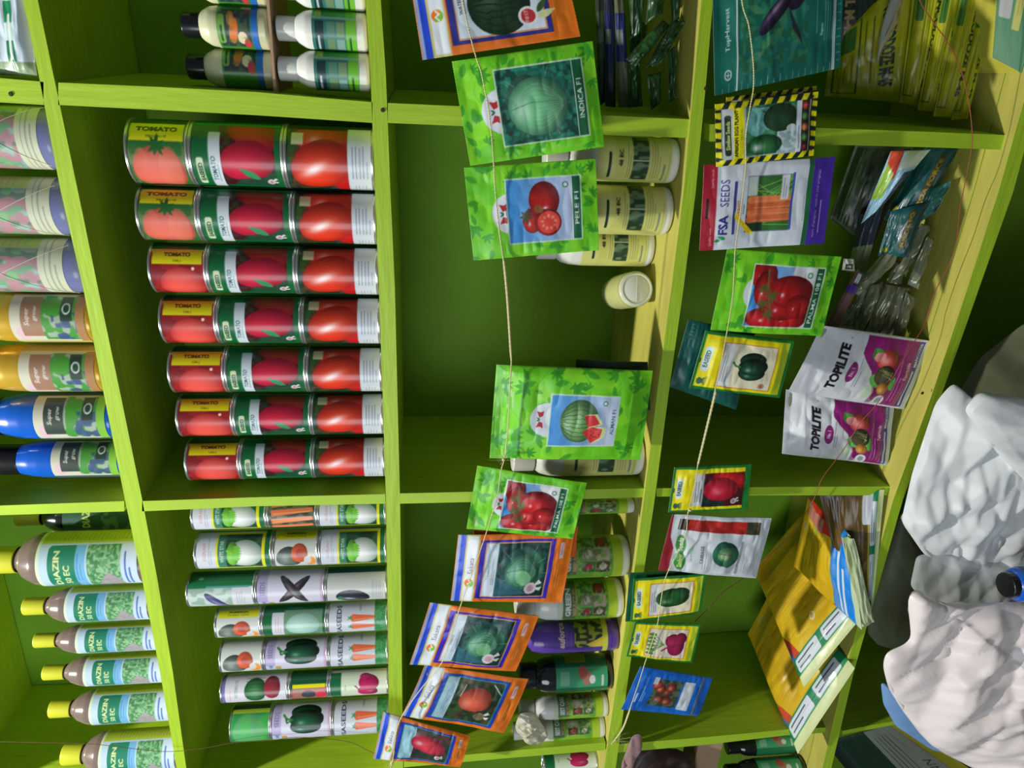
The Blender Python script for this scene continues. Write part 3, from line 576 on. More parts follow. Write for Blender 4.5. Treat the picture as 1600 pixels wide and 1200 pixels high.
def whitered(w, h, seed=1):
    a = Art(w, h, (212, 220, 226), 2.4, seed); a.poly([(0, 0), (w, 0), (w, h*.02), (w*.6, h*.04), (w*.4, h*.10), (0, h*.09)], (160, 34, 52)); a.rect(w*.74, h*.10, w*.93, h*.90, (172, 34, 32)); a.noise(w*.74, h*.10, w*.93, h*.9, (210, 50, 36), 16, .7); a.rect(w*.74, h*.09, w*.93, h*.18, (56, 44, 40)); a.rect(w*.74, h*.76, w*.93, h*.90, (90, 84, 60)); a.noise(w*.74, h*.76, w*.93, h*.9, (50, 60, 40), 5, .8)
    a.ell(w*.20, h*.18, w*.16, h*.055, (60, 150, 60), -12); a.ell(w*.49, h*.155, w*.16, h*.05, (70, 150, 70), -12); a.text('Simlaw', w*.20, h*.18, h*.045, (230, 236, 160), rot=-8, bold=.03, wide=w*.24); a.text('Seeds', w*.48, h*.155, h*.045, (230, 236, 220), rot=-8, bold=.03); a.text('The best', w*.30, h*.27, h*.02, (90, 120, 100), rot=-14)
    a.text('CABBAGE', w*.36, h*.37, h*.03, (70, 80, 90), rot=-6, bold=.02); a.lines(w*.12, h*.40, w*.3, 3, 4.4, (110, 124, 132), rot=-6); a.leaf(w*.33, h*.24, 20, 8, 20, (150, 200, 170), .8)
    for rx, ry, c, dx, dy in ((.20, .13, (40, 104, 84), 0, 0), (.17, .08, (60, 132, 100), -.05, .06), (.17, .08, (50, 120, 96), .05, -.05), (.12, .08, (110, 170, 110), 0, 0), (.07, .05, (190, 224, 170), -.02, 0)): a.ell(w*(.40+dx), h*(.60+dy), w*rx, h*ry, c, 15, shade=.22)
    a.line([(w*.42, h*.52), (w*.38, h*.68)], 1, (40, 90, 60)); a.rect(w*.07, h*.74, w*.62, h*.765, (150, 160, 166)); a.text('PROFESSIONAL', w*.3, h*.752, h*.014, (80, 90, 96)); a.lines(w*.18, h*.90, w*.6, 2, 5, (120, 128, 140)); a.lines(w*.1, h*.80, w*.3, 2, 5, (120, 128, 140)); a.frame(w*.02, h*.1, w*.985, h*.99, 1.4, (196, 204, 206))
    return a

def bluepack(w, h, seed=1):
    a = Art(w, h, (20, 106, 206), 2.6, seed); a.noise(0, 0, w, h, (14, 92, 190), 14, .5); a.lines(w*.25, h*.10, w*.34, 1, 3, (160, 196, 240), 3.4); a.lines(w*.28, h*.155, w*.36, 2, 3.6, (140, 184, 236), 1.4)
    x0, y0, x1, y1 = w*.17, h*.26, w*.83, h*.63; a.rect(x0, y0, x1, y1, (54, 66, 50)); a.noise(x0, y0, x1, y1, (90, 110, 90), 6, .7); a.rect(x0, h*.22, w*.42, h*.26, (60, 140, 200), o=0)
    for u, v, c in ((.62, .36, 0), (.55, .47, 1), (.36, .38, 0), (.32, .50, 1), (.66, .50, 0), (.70, .30, 0)): a.tomato(w*u, h*v, w*.10, h*.062, (204-20*c, 88, 60), hl=(-.2, -.3, .4, .3, .3))
    a.noise(x0, y0, w*.4, h*.4, (90, 120, 110), 4, .7); a.rect(w*.60, h*.27, w*.84, h*.36, (196, 206, 210), 0, o=.0); a.rect(w*.70, h*.235, w*.86, h*.30, (200, 208, 210)); a.rect(w*.14, h*.655, w*.83, h*.80, (206, 214, 222), 2); a.lines(w*.3, h*.70, w*.36, 3, 4.5, (120, 140, 150)); a.rect(0, h*.865, w, h*.905, (76, 96, 140)); a.rect(0, h*.872, w, h*.88, (120, 130, 140))
    for k in range(22): a.rect(w*k/22, h*.91, w*k/22+.8, h, (14, 84, 176))
    return a

def topilite(w, h, seed=1):
    a = Art(w, h, (222, 226, 230), 2.6, seed); y0, y1 = h*.40, h*.86
    a.poly([(w*.03, h*.72), (w*.10, h*.64), (w*.30, h*.60), (w*.48, h*.56), (w*.62, h*.47), (w*.72, h*.42), (w*.97, h*.42), (w*.97, h*.93), (w*.03, h*.93)], (146, 26, 116)); a.noise(w*.03, h*.62, w*.97, h*.9, (120, 18, 96), 22, .5)
    a.poly([(w*.03, h*.93), (w*.03, h*.86), (w*.97, h*.86), (w*.97, h*.93)], (146, 26, 116))
    a.text('TOPILITE', w*.48, h*.265, h*.07, (24, 20, 34), bold=.055, slant=.12, wide=w*.66); a.ell(w*.44, h*.385, w*.15, h*.042, (130, 24, 104)); a.ell(w*.44, h*.385, w*.14, h*.036, (168, 60, 140), o=.4); a.text('No. 1', w*.44, h*.385, h*.03, (240, 220, 236), bold=.04, slant=.1); a.lines(w*.24, h*.44, w*.42, 2, 4, (130, 140, 160), 1.3); a.text('x', w*.9, h*.28, 5, (80, 80, 90))
    a.leaf(w*.55, h*.72, 34, 26, -150, (80, 170, 70), vein=(160, 220, 140)); a.leaf(w*.50, h*.66, 40, 28, -215, (90, 180, 76), vein=(160, 220, 140)); a.leaf(w*.28, h*.60, 34, 30, 30, (110, 190, 90), vein=(180, 226, 160)); a.leaf(w*.66, h*.60, 28, 22, -40, (70, 150, 60), vein=(150, 210, 130)); a.ell(w*.20, h*.58, w*.10, h*.05, (190, 216, 176), o=.7)
    a.ell(w*.68, h*.66, w*.14, h*.10, (226, 78, 70), shade=.25, hl=(-.2, -.2, .5, .4, .4)); a.ell(w*.70, h*.58, w*.07, h*.05, (236, 150, 150), o=.9); a.ell(w*.45, h*.68, w*.145, h*.085, (90, 84, 60), shade=.3)
    for k in range(10): a.line([(w*(.34+.22*a.rng.rand()), h*(.62+.02*k*.6)), (w*(.40+.14*a.rng.rand()), h*.74)], .9, (170, 176, 110), .7)
    a.ell(w*.27, h*.70, w*.085, h*.05, (232, 150, 50), shade=.25, hl=(-.3, -.3, .4, .4, .4)); a.ell(w*.09, h*.72, w*.085, h*.045, (220, 224, 230)); a.ell(w*.09, h*.72, w*.05, h*.024, (150, 156, 170))
    a.text('Fungicide', w*.55, h*.86, h*.032, (226, 196, 220), bold=.03, wide=w*.24); a.rect(w*.03, h*.79, w*.97, h*.795, (180, 80, 156)); a.lines(w*.10, h*.80, w*.6, 2, 4.5, (206, 140, 190), 1.0); a.lines(w*.06, h*.86, w*.36, 2, 4.5, (206, 140, 190), 1.0)
    a.rect(w*.03, h*.90, w*.97, h*.955, (58, 44, 160)); a.lines(w*.06, h*.928, w*.88, 1, 4, (214, 216, 236), 3.2); a.text('MANCOZEB', w*.78, h*.928, h*.03, (226, 228, 240), bold=.03)
    a.rect(0, h*.955, w, h, (196, 206, 206)); a.noise(0, 0, w, h*.08, (236, 240, 244), 20, .6)
    return a

# ------------------------------------------------------------------ prints of the tins (they wrap all the way round, the middle faces forward)
CW = 229.0; CX = CW/2
def can_art(kind, h):
    a = Art(CW, h, (20, 96, 56), 1.9, hash_name(kind)); X = lambda mm: CX+mm; W = lambda x0, y0, x1, y1, *r, **k: a.rect(CX+x0, y0*h, CX+x1, y1*h, *r, **k)
    if kind in ('tengeru', 'calj'):
        a.rect(0, 0, CW, h, (26, 84, 40)); band = (44, 74, 34)
        # the wording of this tin runs down its side
        t = kind == 'tengeru'
        a.rect(X(-52), 0, X(38), h, (96, 118, 70) if t else (150, 30, 34)); a.noise(X(-52), 0, X(38), h, (40, 100, 46) if t else (120, 20, 26), 9, .8)
        a.rect(X(14), h*.03, X(38), h*.97, (226, 222, 14)); a.text('TOMATO', X(29), h*.5, 6.2, (56, 66, 16), rot=90, bold=.06, wide=h*.72 if t else h*.5); a.text('TENGERU 97' if t else 'CAL J', X(19.5), h*.5, 3.2, (70, 80, 20), rot=90, bold=.02)
        if t:
            a.ell(X(-22), h*.50, 31, h*.46, (224, 112, 98), 0, shade=.08, rim=(150, 60, 40)); a.ell(X(-20), h*.70, 28, h*.2, (232, 128, 100), o=.4); a.ell(X(-20), h*.22, 26, h*.16, (224, 110, 90), o=.5)
            a.star(X(9), h*.5, 13, (36, 96, 40), 8); a.noise(X(8), 0, X(14), h, (30, 110, 50), 5, .9)
        else:
            a.ell(X(-20), h*.56, 30, h*.42, (234, 86, 76), 0, shade=.10, rim=(150, 20, 26)); a.ell(X(8), h*.8, 2.5, 2, (250, 220, 200)); a.rect(X(33), 0, X(38), h, (214, 190, 20)); a.lines(X(36), h*.2, h*.5, 1, 3, (140, 110, 20), rot=90); a.a = np.roll(a.a, -15, 1)
    elif kind == 'easeed':
        a.rect(0, 0, CW, h, (12, 98, 52)); a.rect(X(-40), .30*h, X(40), h*.93, (80, 24, 40)); a.rect(X(-50), .19*h, X(26), .32*h, (204, 216, 226))
        a.text('TOMATO', X(-18), h*.235, 5, (40, 90, 80), slant=.1, bold=.02); a.lines(X(-34), h*.285, 44, 1, 4, (90, 110, 120)); a.rect(X(-40), .045*h, X(-4), .125*h, (206, 220, 180), 3); a.text('EASEED', X(-22), h*.085, 5, (20, 70, 40), bold=.05)
        a.clip = (X(-42), .32*h, X(38), .93*h); a.rect(X(-42), .32*h, X(38), .93*h, (64, 20, 26)); a.noise(X(6), .32*h, X(38), .6*h, (50, 70, 30), 8, .8); a.noise(X(-42), .5*h, X(-20), .93*h, (30, 84, 60), 12, .9, .35)
        a.ell(X(26), .72*h, 20, h*.34, (196, 44, 36), 14, shade=.2, rim=(110, 14, 16)); a.ell(X(-8), .615*h, 24, h*.315, (206, 24, 62), -10, shade=.18, rim=(150, 8, 34)); a.poly([(X(-42), h*.93), (X(-42), h*.42), (X(-30), h*.5), (X(-24), h*.93)], (24, 74, 50), .8); a.leaf(X(-30), h*.75, 30, 9, -60, (50, 140, 90)); a.clip = None; a.rosette(X(-34), h*.86, 4.4)
        a.rect(X(38), .0, X(43), h, (30, 140, 80)); a.rect(X(50), .05*h, X(62), .3*h, (14, 70, 50))
    elif kind == 'redfruit':
        a.rect(0, 0, CW, h, (14, 70, 50)); a.rect(X(-40), .03*h, X(46), h*.72, (50, 40, 30)); a.clip = (X(-46), .02*h, X(40), .72*h); a.noise(X(-46), 0, X(40), h*.72, (90, 60, 30), 10, .7); a.rect(X(-46), .5*h, X(-24), .72*h, (60, 66, 60)); a.noise(X(0), 0, X(40), .3*h, (50, 90, 30), 7, .8)
        a.ell(X(28), .44*h, 20, h*.36, (224, 62, 34), 0, shade=.2, hl=(-.2, -.3, .5, .3, .2), rim=(150, 24, 16)); a.ell(X(-30), .68*h, 15, h*.14, (196, 30, 30)); a.ell(X(-6), .40*h, 30, h*.36, (238, 62, 30), -24, shade=.22, hl=(.0, -.25, .95, .20, .42), rim=(170, 22, 14)); a.star(X(20), h*.07, 13, (40, 90, 30)); a.clip = None
        a.rect(X(-56), .72*h, X(44), h, (206, 216, 226)); a.rect(X(18), .06*h, X(34), .20*h, (214, 214, 170)); a.lines(X(-20), h*.78, 40, 5, 4.6, (90, 100, 120), .9); a.lines(X(-46), h*.80, 16, 5, 4.4, (110, 120, 140), .8)
    elif kind == 'whiteegg':
        a.rect(0, 0, CW, h, (208, 214, 224)); a.rect(X(-47), h*.26, X(44), h*.93, (232, 226, 30)); a.rect(X(-40), h*.29, X(38), h*.89, (24, 64, 46)); a.text('EGGPLANT', X(0), h*.11, 5, (206, 120, 130), slant=.2); a.lines(X(-30), h*.17, 60, 2, 3.5, (140, 150, 180)); a.rect(X(-40), h*.29, X(38), h*.40, (60, 130, 100)); a.text('WHITE STAR', X(0), h*.345, 5.5, (206, 226, 214), bold=.02)
        a.clip = (X(-40), h*.29, X(38), h*.89); a.noise(X(-40), h*.4, X(38), h*.89, (50, 110, 70), 10, .7); a.ell(X(-6), h*.66, 29, h*.235, (226, 234, 230), 0, shade=.14, hl=(-.1, -.2, .6, .5, .5), rim=(120, 170, 150)); a.ell(X(-6), h*.49, 26, h*.08, (126, 206, 70), shade=.2)
        for k in range(-2, 3): a.leaf(X(-4+k*7), h*.50, h*.12, 7, 90+k*12, (116, 200, 60))
        a.line([(X(-4), h*.48), (X(2), h*.42)], 4, (126, 206, 70)); a.clip = None; a.rect(0, h*.93, CW, h, (24, 110, 60)); a.rect(X(48), 0, X(60), h, (26, 110, 64)); a.rect(X(-62), 0, X(-50), h, (26, 110, 64))
    elif kind == 'carrots':
        a.rect(0, 0, CW, h, (70, 90, 76)); a.rect(X(-50), 0, X(50), h, (60, 66, 60)); a.noise(X(-50), 0, X(50), h, (110, 130, 100), 8, .7)
        for k in range(5): a.poly([(X(-48+20*k), h*.06), (X(-34+20*k), h*.04), (X(-34+20*k+6), h*.95), (X(-44+20*k+6), h*.97)], (228, 124+8*(k % 2), 74)); a.line([(X(-42+20*k), h*.1), (X(-37+20*k), h*.9)], 2, (246, 176, 120), .7)
    elif kind == 'pumpkin' or kind == 'pumpkin_plain':
        a.rect(0, 0, CW, h, (206, 214, 208)); a.rect(0, 0, X(-52), h, (150, 160, 150)); b = kind == 'pumpkin'
        if b: a.rect(X(20), h*.02, X(42), h*.98, (222, 222, 16)); a.text('PUMPKIN', X(34), h*.5, 5, (90, 110, 30), rot=90, bold=.05, wide=h*.45); a.text('DOMARIC FLAT(S)', X(26), h*.5, 3.2, (60, 70, 30), rot=90, wide=h*.5)
        a.ell(X(-20), h*.34, 25, h*.30, (96, 112, 104), 0, shade=.25, hl=(0, -.3, .3, .4, .3))
        for k in range(-3, 4): a.line([(X(-22+k*5), h*.08), (X(-22+k*3), h*.3), (X(-22+k*5), h*.5)], 1, (150, 160, 150), .7)
        a.ell(X(-10), h*.60, 21, h*.20, (220, 96, 60), shade=.15); a.ell(X(-9), h*.60, 9, h*.10, (176, 66, 40)); a.ell(X(-29), h*.86, 13, h*.13, (240, 150, 60)); a.ell(X(-25), h*.79, 10, h*.09, (206, 214, 208))
    elif kind in ('aubergines', 'greenpepper'):
        a.rect(0, 0, CW, h, (206, 206, 224)); a.rect(X(-55), 0, X(55), h*.16, (176, 168, 206)); a.rect(X(-55), 0, X(-30), h*.2, (186, 206, 230)); a.text('Hill', X(-34), h*.085, 6, (60, 90, 130), bold=.02); a.text('SEEDS', X(6), h*.085, 8, (96, 88, 120), bold=.0); a.rect(X(-46), h*.16, X(-30), h*.25, (220, 150, 90)); a.rect(X(-46), h*.16, X(-38), h*.25, (110, 180, 110)); a.rect(X(-55), h*.96, X(55), h, (200, 170, 200))
        if kind == 'aubergines':
            for q, c in ((38, (52, 44, 52)), (-32, (60, 52, 56))):
                a.ell(X(0), h*.56, 40, 8, c, q, shade=.2, hl=(0, -.3, .3, .6, .4)); a.ell(X(25 if q < 0 else -22), h*.38 if q > 0 else h*.42, 6, 4, (40, 60, 40), q)
        else: a.pepper(X(4), h*.58, 33, (20, 92, 56), 0, .6); a.line([(X(4), h*.36), (X(-2), h*.26), (X(6), h*.24)], 3, (40, 110, 60))
    elif kind == 'darkegg':
        a.rect(0, 0, CW, h, (200, 206, 204)); a.rect(X(40), 0, X(70), h, (10, 76, 66)); a.ell(X(-18), h*.44, 19, h*.29, (44, 50, 66), 8, shade=.25, hl=(-.3, -.2, .8, .14, .4)); a.ell(X(-22), h*.22, 7, h*.05, (60, 130, 90)); a.lines(X(-30), h*.78, 56, 6, 3.6, (130, 140, 150), .8); a.rect(X(-55), .02*h, X(-35), .1*h, (150, 190, 170))
    elif kind == 'longgreen':
        a.rect(0, 0, CW, h, (120, 140, 140)); a.rect(X(14), 0, X(44), h, (30, 120, 70)); a.rect(X(44), 0, X(70), h, (16, 84, 50)); a.rect(X(-50), 0, X(14), h*.68, (150, 176, 166)); a.noise(X(-50), 0, X(14), h*.7, (206, 222, 214), 10, .7); a.ell(X(-20), h*.44, 30, 8, (82, 84, 150), -40, shade=.2, hl=(0, -.3, .4, .5, .3)); a.rect(X(-46), h*.68, X(16), h, (206, 212, 220)); a.lines(X(-30), h*.76, 38, 4, 4, (140, 146, 160)); a.ell(X(36), h*.18, 4, 5, (150, 210, 180), o=.7); a.rect(X(14), h*.28, X(18), h*.95, (90, 160, 160))
    elif kind == 'cabbagetin':
        a.rect(0, 0, CW, h, (14, 100, 56)); a.rect(X(-44), h*.14, X(26), h*.33, (210, 214, 222), 2); a.lines(X(-30), h*.20, 44, 3, 4.4, (200, 130, 140)); a.rect(X(-46), h*.33, X(32), h*.96, (110, 150, 120), 3); a.ell(X(-8), h*.64, 30, h*.27, (190, 226, 214), 0, shade=.12, rim=(120, 180, 160))
        for k in range(7): a.line([(X(-8), h*.9), (X(-36+k*9), h*.45)], 1, (130, 190, 170), .7)
        a.text('EASEED', X(38), h*.5, 5, (60, 150, 110), rot=90, bold=.03)
    elif kind == 'fsa':
        a.rect(0, 0, CW, h, (204, 212, 222)); a.text('FSASEEDS', X(0), h*.18, 8.5, (40, 44, 86), bold=.02, wide=88); a.rect(0, h*.80, CW, h, (52, 140, 82)); a.noise(0, h*.8, CW, h, (120, 180, 130), 3, .5)
        for dx in (-13, 9): a.poly([(X(dx-9), h*.42), (X(dx+9), h*.42), (X(dx+5), h*.80), (X(dx-3), h*.80)], (226, 104, 66)); a.ell(X(dx), h*.43, 9, h*.05, (228, 110, 72)); a.line([(X(dx-4), h*.45), (X(dx-1), h*.79)], 1.6, (240, 160, 120), .7); a.star(X(dx), h*.38, 7, (60, 150, 90), 5)
        a.text('CARROT', X(36), h*.55, 3.6, (70, 76, 90))
    elif kind == 'watermelon':
        a.rect(0, 0, CW, h, (210, 210, 220)); a.rect(0, h*.0, CW, h*.05, (110, 110, 170)); a.text('WATERMELON', X(0), h*.22, 5, (140, 160, 150), slant=.2, bold=.02); a.lines(X(-34), h*.13, 64, 1, 4, (214, 120, 120)); a.ell(X(-4), h*.52, 34, h*.17, (44, 120, 60), 0, shade=.2, hl=(-.1, 0, .2, .5, .5), rim=(16, 60, 30)); a.ell(X(2), h*.78, 32, h*.13, (150, 46, 60), shade=.15); a.ell(X(-34), h*.86, 5, 7, (222, 222, 226))
        for k in range(-4, 5): a.line([(X(-4+k*8), h*.38), (X(-4+k*9), h*.52), (X(-4+k*8), h*.66)], 1.4, (22, 80, 40), .6)
    elif kind == 'radish':
        a.rect(0, 0, CW, h, (14, 84, 50)); a.rect(X(-6), h*.05, X(4), h*.97, (228, 222, 20)); a.rect(X(-52), h*.05, X(-6), h*.97, (150, 120, 100)); a.noise(X(-52), 0, X(-6), h, (206, 80, 90), 8, .8); a.ell(X(-26), h*.5, 14, h*.2, (60, 66, 76)); a.ell(X(-30), h*.85, 14, h*.14, (222, 50, 70))
    elif kind == 'pinkpepper':
        a.rect(0, 0, CW, h, (18, 104, 56)); a.rect(X(-48), h*.18, X(34), h, (214, 222, 206), 2); a.rect(X(-48), h*.18, X(34), h*.42, (208, 226, 196)); a.text('PEPPER', X(-8), h*.26, 3.6, (140, 160, 130)); a.ell(X(-20), h*.66, 17, h*.18, (206, 36, 100), 20, shade=.2, hl=(.2, .2, .35, .4, .4)); a.ell(X(4), h*.68, 22, h*.18, (198, 30, 96), -10, shade=.2); a.ell(X(20), h*.62, 10, h*.10, (186, 30, 90), shade=.2); a.line([(X(-14), h*.5), (X(-4), h*.44)], 3, (150, 40, 80)); a.rect(X(34), 0, X(44), h, (196, 190, 186)); a.text('EASEED', X(48), h*.5, 4.4, (70, 140, 110), rot=90, bold=.03)
    elif kind == 'greentin':
        a.rect(0, 0, CW, h, (12, 60, 40)); a.rect(X(24), 0, X(34), h, (170, 200, 60)); a.rect(X(-60), 0, X(24), h, (50, 150, 76)); a.ell(X(-16), h*.5, 40, h*.44, (92, 178, 110), shade=.08); a.noise(X(-60), 0, X(24), h, (70, 190, 70), 22, .4)
    return a
def hash_name(s): return sum(ord(c)*(i+3) for i, c in enumerate(s)) % 9973
# ------------------------------------------------------------------ the setting
DEPTH = 0.29
YS = [-160, 0, 120, 300, 450, 620, 780, 900, 1050, 1200, 1420]
EDGE = {  # board front edges as they run in the photograph: image x at those image y
 1: ([5, 36, 61, 95, 130, 163, 195, 221, 250, 276, 318], [30, 59, 84, 122, 153, 189, 222, 245, 270, 291, 330]),
 2: ([562, 571, 579, 586, 592, 598, 603, 605, 607, 609, 612], [586, 595, 603, 610, 617, 621, 625, 626.5, 628, 630, 633]),
 3: ([1121, 1101, 1087, 1066, 1049, 1028, 1008, 991, 966, 944, 912], [1133, 1115, 1102, 1086, 1068, 1045, 1024, 1006, 983, 962, 932]),
 4: ([1692, 1646, 1611, 1560, 1512, 1455, 1396, 1362, 1320, 1285, 1226], [1715, 1668, 1632, 1583, 1530, 1470, 1411, 1377, 1334, 1299, 1240])}
EDGE[3] = ([1112, 1096, 1085, 1068, 1049, 1026, 1006, 990, 966, 944, 914], [1133, 1114, 1104, 1087, 1068, 1044, 1023, 1005, 983, 962, 934])
YS = [-700]+YS+[2000]
for k_, (t_, b_) in {1: (-100, -76), 2: (532, 556), 3: (1166, 1187), 4: (1854, 1874)}.items(): EDGE[k_] = ([t_]+EDGE[k_][0], [b_]+EDGE[k_][1])
for k_, d_ in ((1, (464, 474)), (2, (620, 640)), (3, (838, 860)), (4, (1080, 1096))): EDGE[k_] = (EDGE[k_][0]+[EDGE[k_][0][-1]+(d_[0]-EDGE[k_][0][-1])*.8], EDGE[k_][1]+[EDGE[k_][1][-1]+(d_[1]-EDGE[k_][1][-1])*.8])
YF = {1: 0.0, 2: 0.0, 3: -0.004, 4: -0.018}
TOPZ, BOTZ = {}, {}
shelf = tag(empty('shelving_unit', (-0.6, 0, 0)), 'lime green painted wooden shelving unit filling the wall behind all the goods', 'shelf')
def board_mesh(ft, fb, y0, y1, name='shelf_board'):
    n = len(ft); V = []
    for a, b in zip(ft, fb): V += [(a[0], y0, a[2]), (b[0], y0, b[2]), (b[0], y1, b[2]), (a[0], y1, a[2])]
    V = np.array(V); V = V-np.array([-0.6, 0, 0]); F = []; mi = []
    for i in range(n-1):
        o, p = i*4, i*4+4
        F += [(o, p, p+1, o+1), (o+1, p+1, p+2, o+2), (o+2, p+2, p+3, o+3), (o+3, p+3, p, o)]; mi += [0, 0, 0, 1]
    F += [(0, 1, 2, 3), (4*n-4, 4*n-1, 4*n-2, 4*n-3)]; mi += [0, 0]
    return raw_mesh(name, V, F, [M['paint'], M['worn']], midx=mi, smooth=False)
for k, (t, b) in EDGE.items():
    y0 = YF[k]; ft = [at(x, y, y0) for x, y in zip(t, YS)]; fb = [at(x, y, y0) for x, y in zip(b, YS)]
    xs = [p[0] for p in ft][::-1]; TOPZ[k] = (lambda X, xs=xs, zs=[p[2] for p in ft][::-1]: float(np.interp(X, xs, zs)))
    xb = [p[0] for p in fb][::-1]; BOTZ[k] = (lambda X, xs=xb, zs=[p[2] for p in fb][::-1]: float(np.interp(X, xs, zs)))
    if k == 4:
        obj('shelf_board', board_mesh(ft, fb, y0, 0.030), shelf); obj('shelf_board', board_mesh(ft, fb, 0.0318, DEPTH-.002), shelf)
    else: obj('shelf_board', board_mesh(ft, fb, y0, DEPTH-.002), shelf)
    if k == 1:   # unseen board added over the top row to keep direct bulb light out
        up = np.array([0, 0, .42]); obj('shelf_board', board_mesh([q+up for q in ft], [q+up for q in fb], 0, DEPTH-.002), shelf)
def divider(xs, yr, yl, skew=0.0, y1=DEPTH-.002):
    """upright board: image x positions down its front, image y of its right and left front edges"""
    V = []
    for x, a, b in zip(xs, yr, yl):
        p, q = at(x, a, 0.0), at(x, b, 0.0); V += [(p[0], 0, p[2]), (q[0], 0, q[2]), (q[0]+skew, y1, q[2]), (p[0]+skew, y1, p[2])]
    V = np.array(V)-np.array([-0.6, 0, 0]); F = []; n = len(xs)
    for i in range(n-1):
        o, p = i*4, i*4+4; F += [(o, o+1, p+1, p), (o+1, o+2, p+2, p+1), (o+2, o+3, p+3, p+2), (o+3, o, p, p+3)]
    F += [(3, 2, 1, 0), (4*n-4, 4*n-3, 4*n-2, 4*n-1)]
    return obj('divider', raw_mesh('divider', V, F, M['paint_v'], smooth=False), shelf)
divider([-440, -90, 0, 68], [104, 118, 122, 128], [154, 162, 160, 164], .012); divider([91, 250, 400, 582], [129, 136, 144, 160], [164, 172, 180, 192], .012)
divider([606, 720, 940, 1091], [161, 166, 180, 187], [192, 197, 211, 216], .012); divider([1108, 1285, 1450, 1592], [194, 200, 206, 212], [221, 226, 230, 235], .012)
divider([-340, 0, 194], [801, 790, 783], [816, 805, 799]); divider([222, 400, 602], [783, 777, 772], [799, 791, 787])
divider([625, 800, 1009], [771, 767, 763], [787, 783, 777]); divider([1026, 1200, 1398], [763, 761, 760], [776, 774, 774])
divider([-230, 100, 272], [1270, 1252, 1244], [1282, 1264, 1256]); divider([292, 450, 608], [1246, 1232, 1218], [1258, 1244, 1230])
divider([631, 800, 946], [1188, 1173, 1160], [1199, 1184, 1172]); divider([965, 1100, 1228, 1303], [1163, 1152, 1140, 1136], [1176, 1164, 1149, 1144])
divider([1316, 1400, 1560], [1142, 1126, 1096], [1148, 1132, 1104], 0, .27)
xe = max(at(x_, -700, 0)[0] for x_ in (EDGE[1][0][0], EDGE[2][0][0], EDGE[3][0][0], EDGE[4][0][0]))+.001
e_ = obj('end_panel', box_mesh(.02, DEPTH-.006, 2.42, M['paint_v']), shelf); e_.location = (xe+.01+.6, (DEPTH-.002)/2, .001)
for px, py in ((598, 172), (1101, 138), (1430, 607), (17, 147)):   # dark nail and knot marks
    p = at(px, py, 0)
    s = lathe([(0.0001, 0), (.0028, .0003), (.0022, .0012), (.0001, .0014)], M['knot'], 12, 'nail_hole'); o = obj('nail_hole', s, shelf); o.location = (p[0]+.6, YF[3 if px > 1000 else 2]-.0002 if px < 1400 else -.0185, p[2]); o.rotation_euler = (R(90), 0, 0)
wb = raw_mesh('wall_back', [(-4, DEPTH, -.02), (1.6, DEPTH, -.02), (1.6, DEPTH, 3.0), (-4, DEPTH, 3.0), (-4, DEPTH+.03, -.02), (1.6, DEPTH+.03, -.02), (1.6, DEPTH+.03, 3.0), (-4, DEPTH+.03, 3.0)],
    [(0, 1, 2, 3), (7, 6, 5, 4), (0, 4, 5, 1), (3, 2, 6, 7), (0, 3, 7, 4), (1, 5, 6, 2)], M['backwall'], smooth=False)
tag(obj('wall_back', wb), kind='structure')
fl = raw_mesh('floor', [(-4, -2.5, 0), (1.6, -2.5, 0), (1.6, DEPTH, 0), (-4, DEPTH, 0), (-4, -2.5, -.05), (1.6, -2.5, -.05), (1.6, DEPTH, -.05), (-4, DEPTH, -.05)],
    [(0, 1, 2, 3), (7, 6, 5, 4), (0, 4, 5, 1), (3, 2, 6, 7), (0, 3, 7, 4), (1, 5, 6, 2)], M['floor'], smooth=False)
tag(obj('floor', fl), kind='structure')

# ------------------------------------------------------------------ finding places on the boards
def spot(px, y1, y2, yfront):
    """a round thing whose sides run at image y1 (right) and y2 (left) at image x px, its front at depth yfront -> X, Yc, r"""
    r = 0.035
    for _ in range(12):
        Yc = yfront+r; A, B = at(px, y1, Yc), at(px, y2, Yc)
        ta, tb = math.atan2(A[0], 1+Yc), math.atan2(B[0], 1+Yc); tm = (ta+tb)/2; X = math.tan(tm)*(1+Yc); r = math.hypot(X, 1+Yc)*math.sin(abs(ta-tb)/2)
    return X, Yc, r
def zat(px, py, Yc): return at(px, py, Yc)[2]

# ------------------------------------------------------------------ tins
_can = {}
def can(kind, H, X, Yc, Z, r, rz, label, group):
    key = kind
    if key not in _can:
        r0, h0 = .0365, {'tengeru': .076, 'calj': .076, 'pumpkin': .073, 'pumpkin_plain': .07, 'carrots': .075, 'radish': .06}.get(kind, .112)
        t = empty('seed_tin'); obj('tin_label', wrap_label(can_art(kind, h0*1000-5), r0-.0006, .0035, h0-.0035), t)
        obj('tin_body', lathe(round_prof([(r0-.004, .001), (r0-.0015, 0), (r0, 0), (r0, .0028), (r0-.0013, .0042), (r0-.0013, h0-.0042), (r0, h0-.0028), (r0, h0), (r0-.0015, h0), (r0-.003, h0-.001), (r0-.0034, h0-.004)], 3, .0008), M['tin'], 44, cap=False), t)
        obj('lid', lathe([(.0001, h0-.0036), (r0*.55, h0-.0036), (r0*.6, h0-.003), (r0-.0034, h0-.0036)], M['tin'], 44, cap=False), t)
        obj('tin_base', lathe([(r0-.004, .001), (r0*.5, .0016), (.0001, .0016)], M['tin'], 44, cap=False), t)
        t['h0'] = h0; t['r0'] = r0; _can[key] = t; used = False
    else: t = copy_tree(_can[key])
    t.location = (X, Yc, Z); t.rotation_euler = (0, 0, rz); k = r/t['r0']; t.scale = (k, k, H/t['h0'])
    tag(t, label, 'tin', group); return t
ordn = ['top', 'second', 'third', 'fourth', 'fifth', 'sixth', 'lowest']
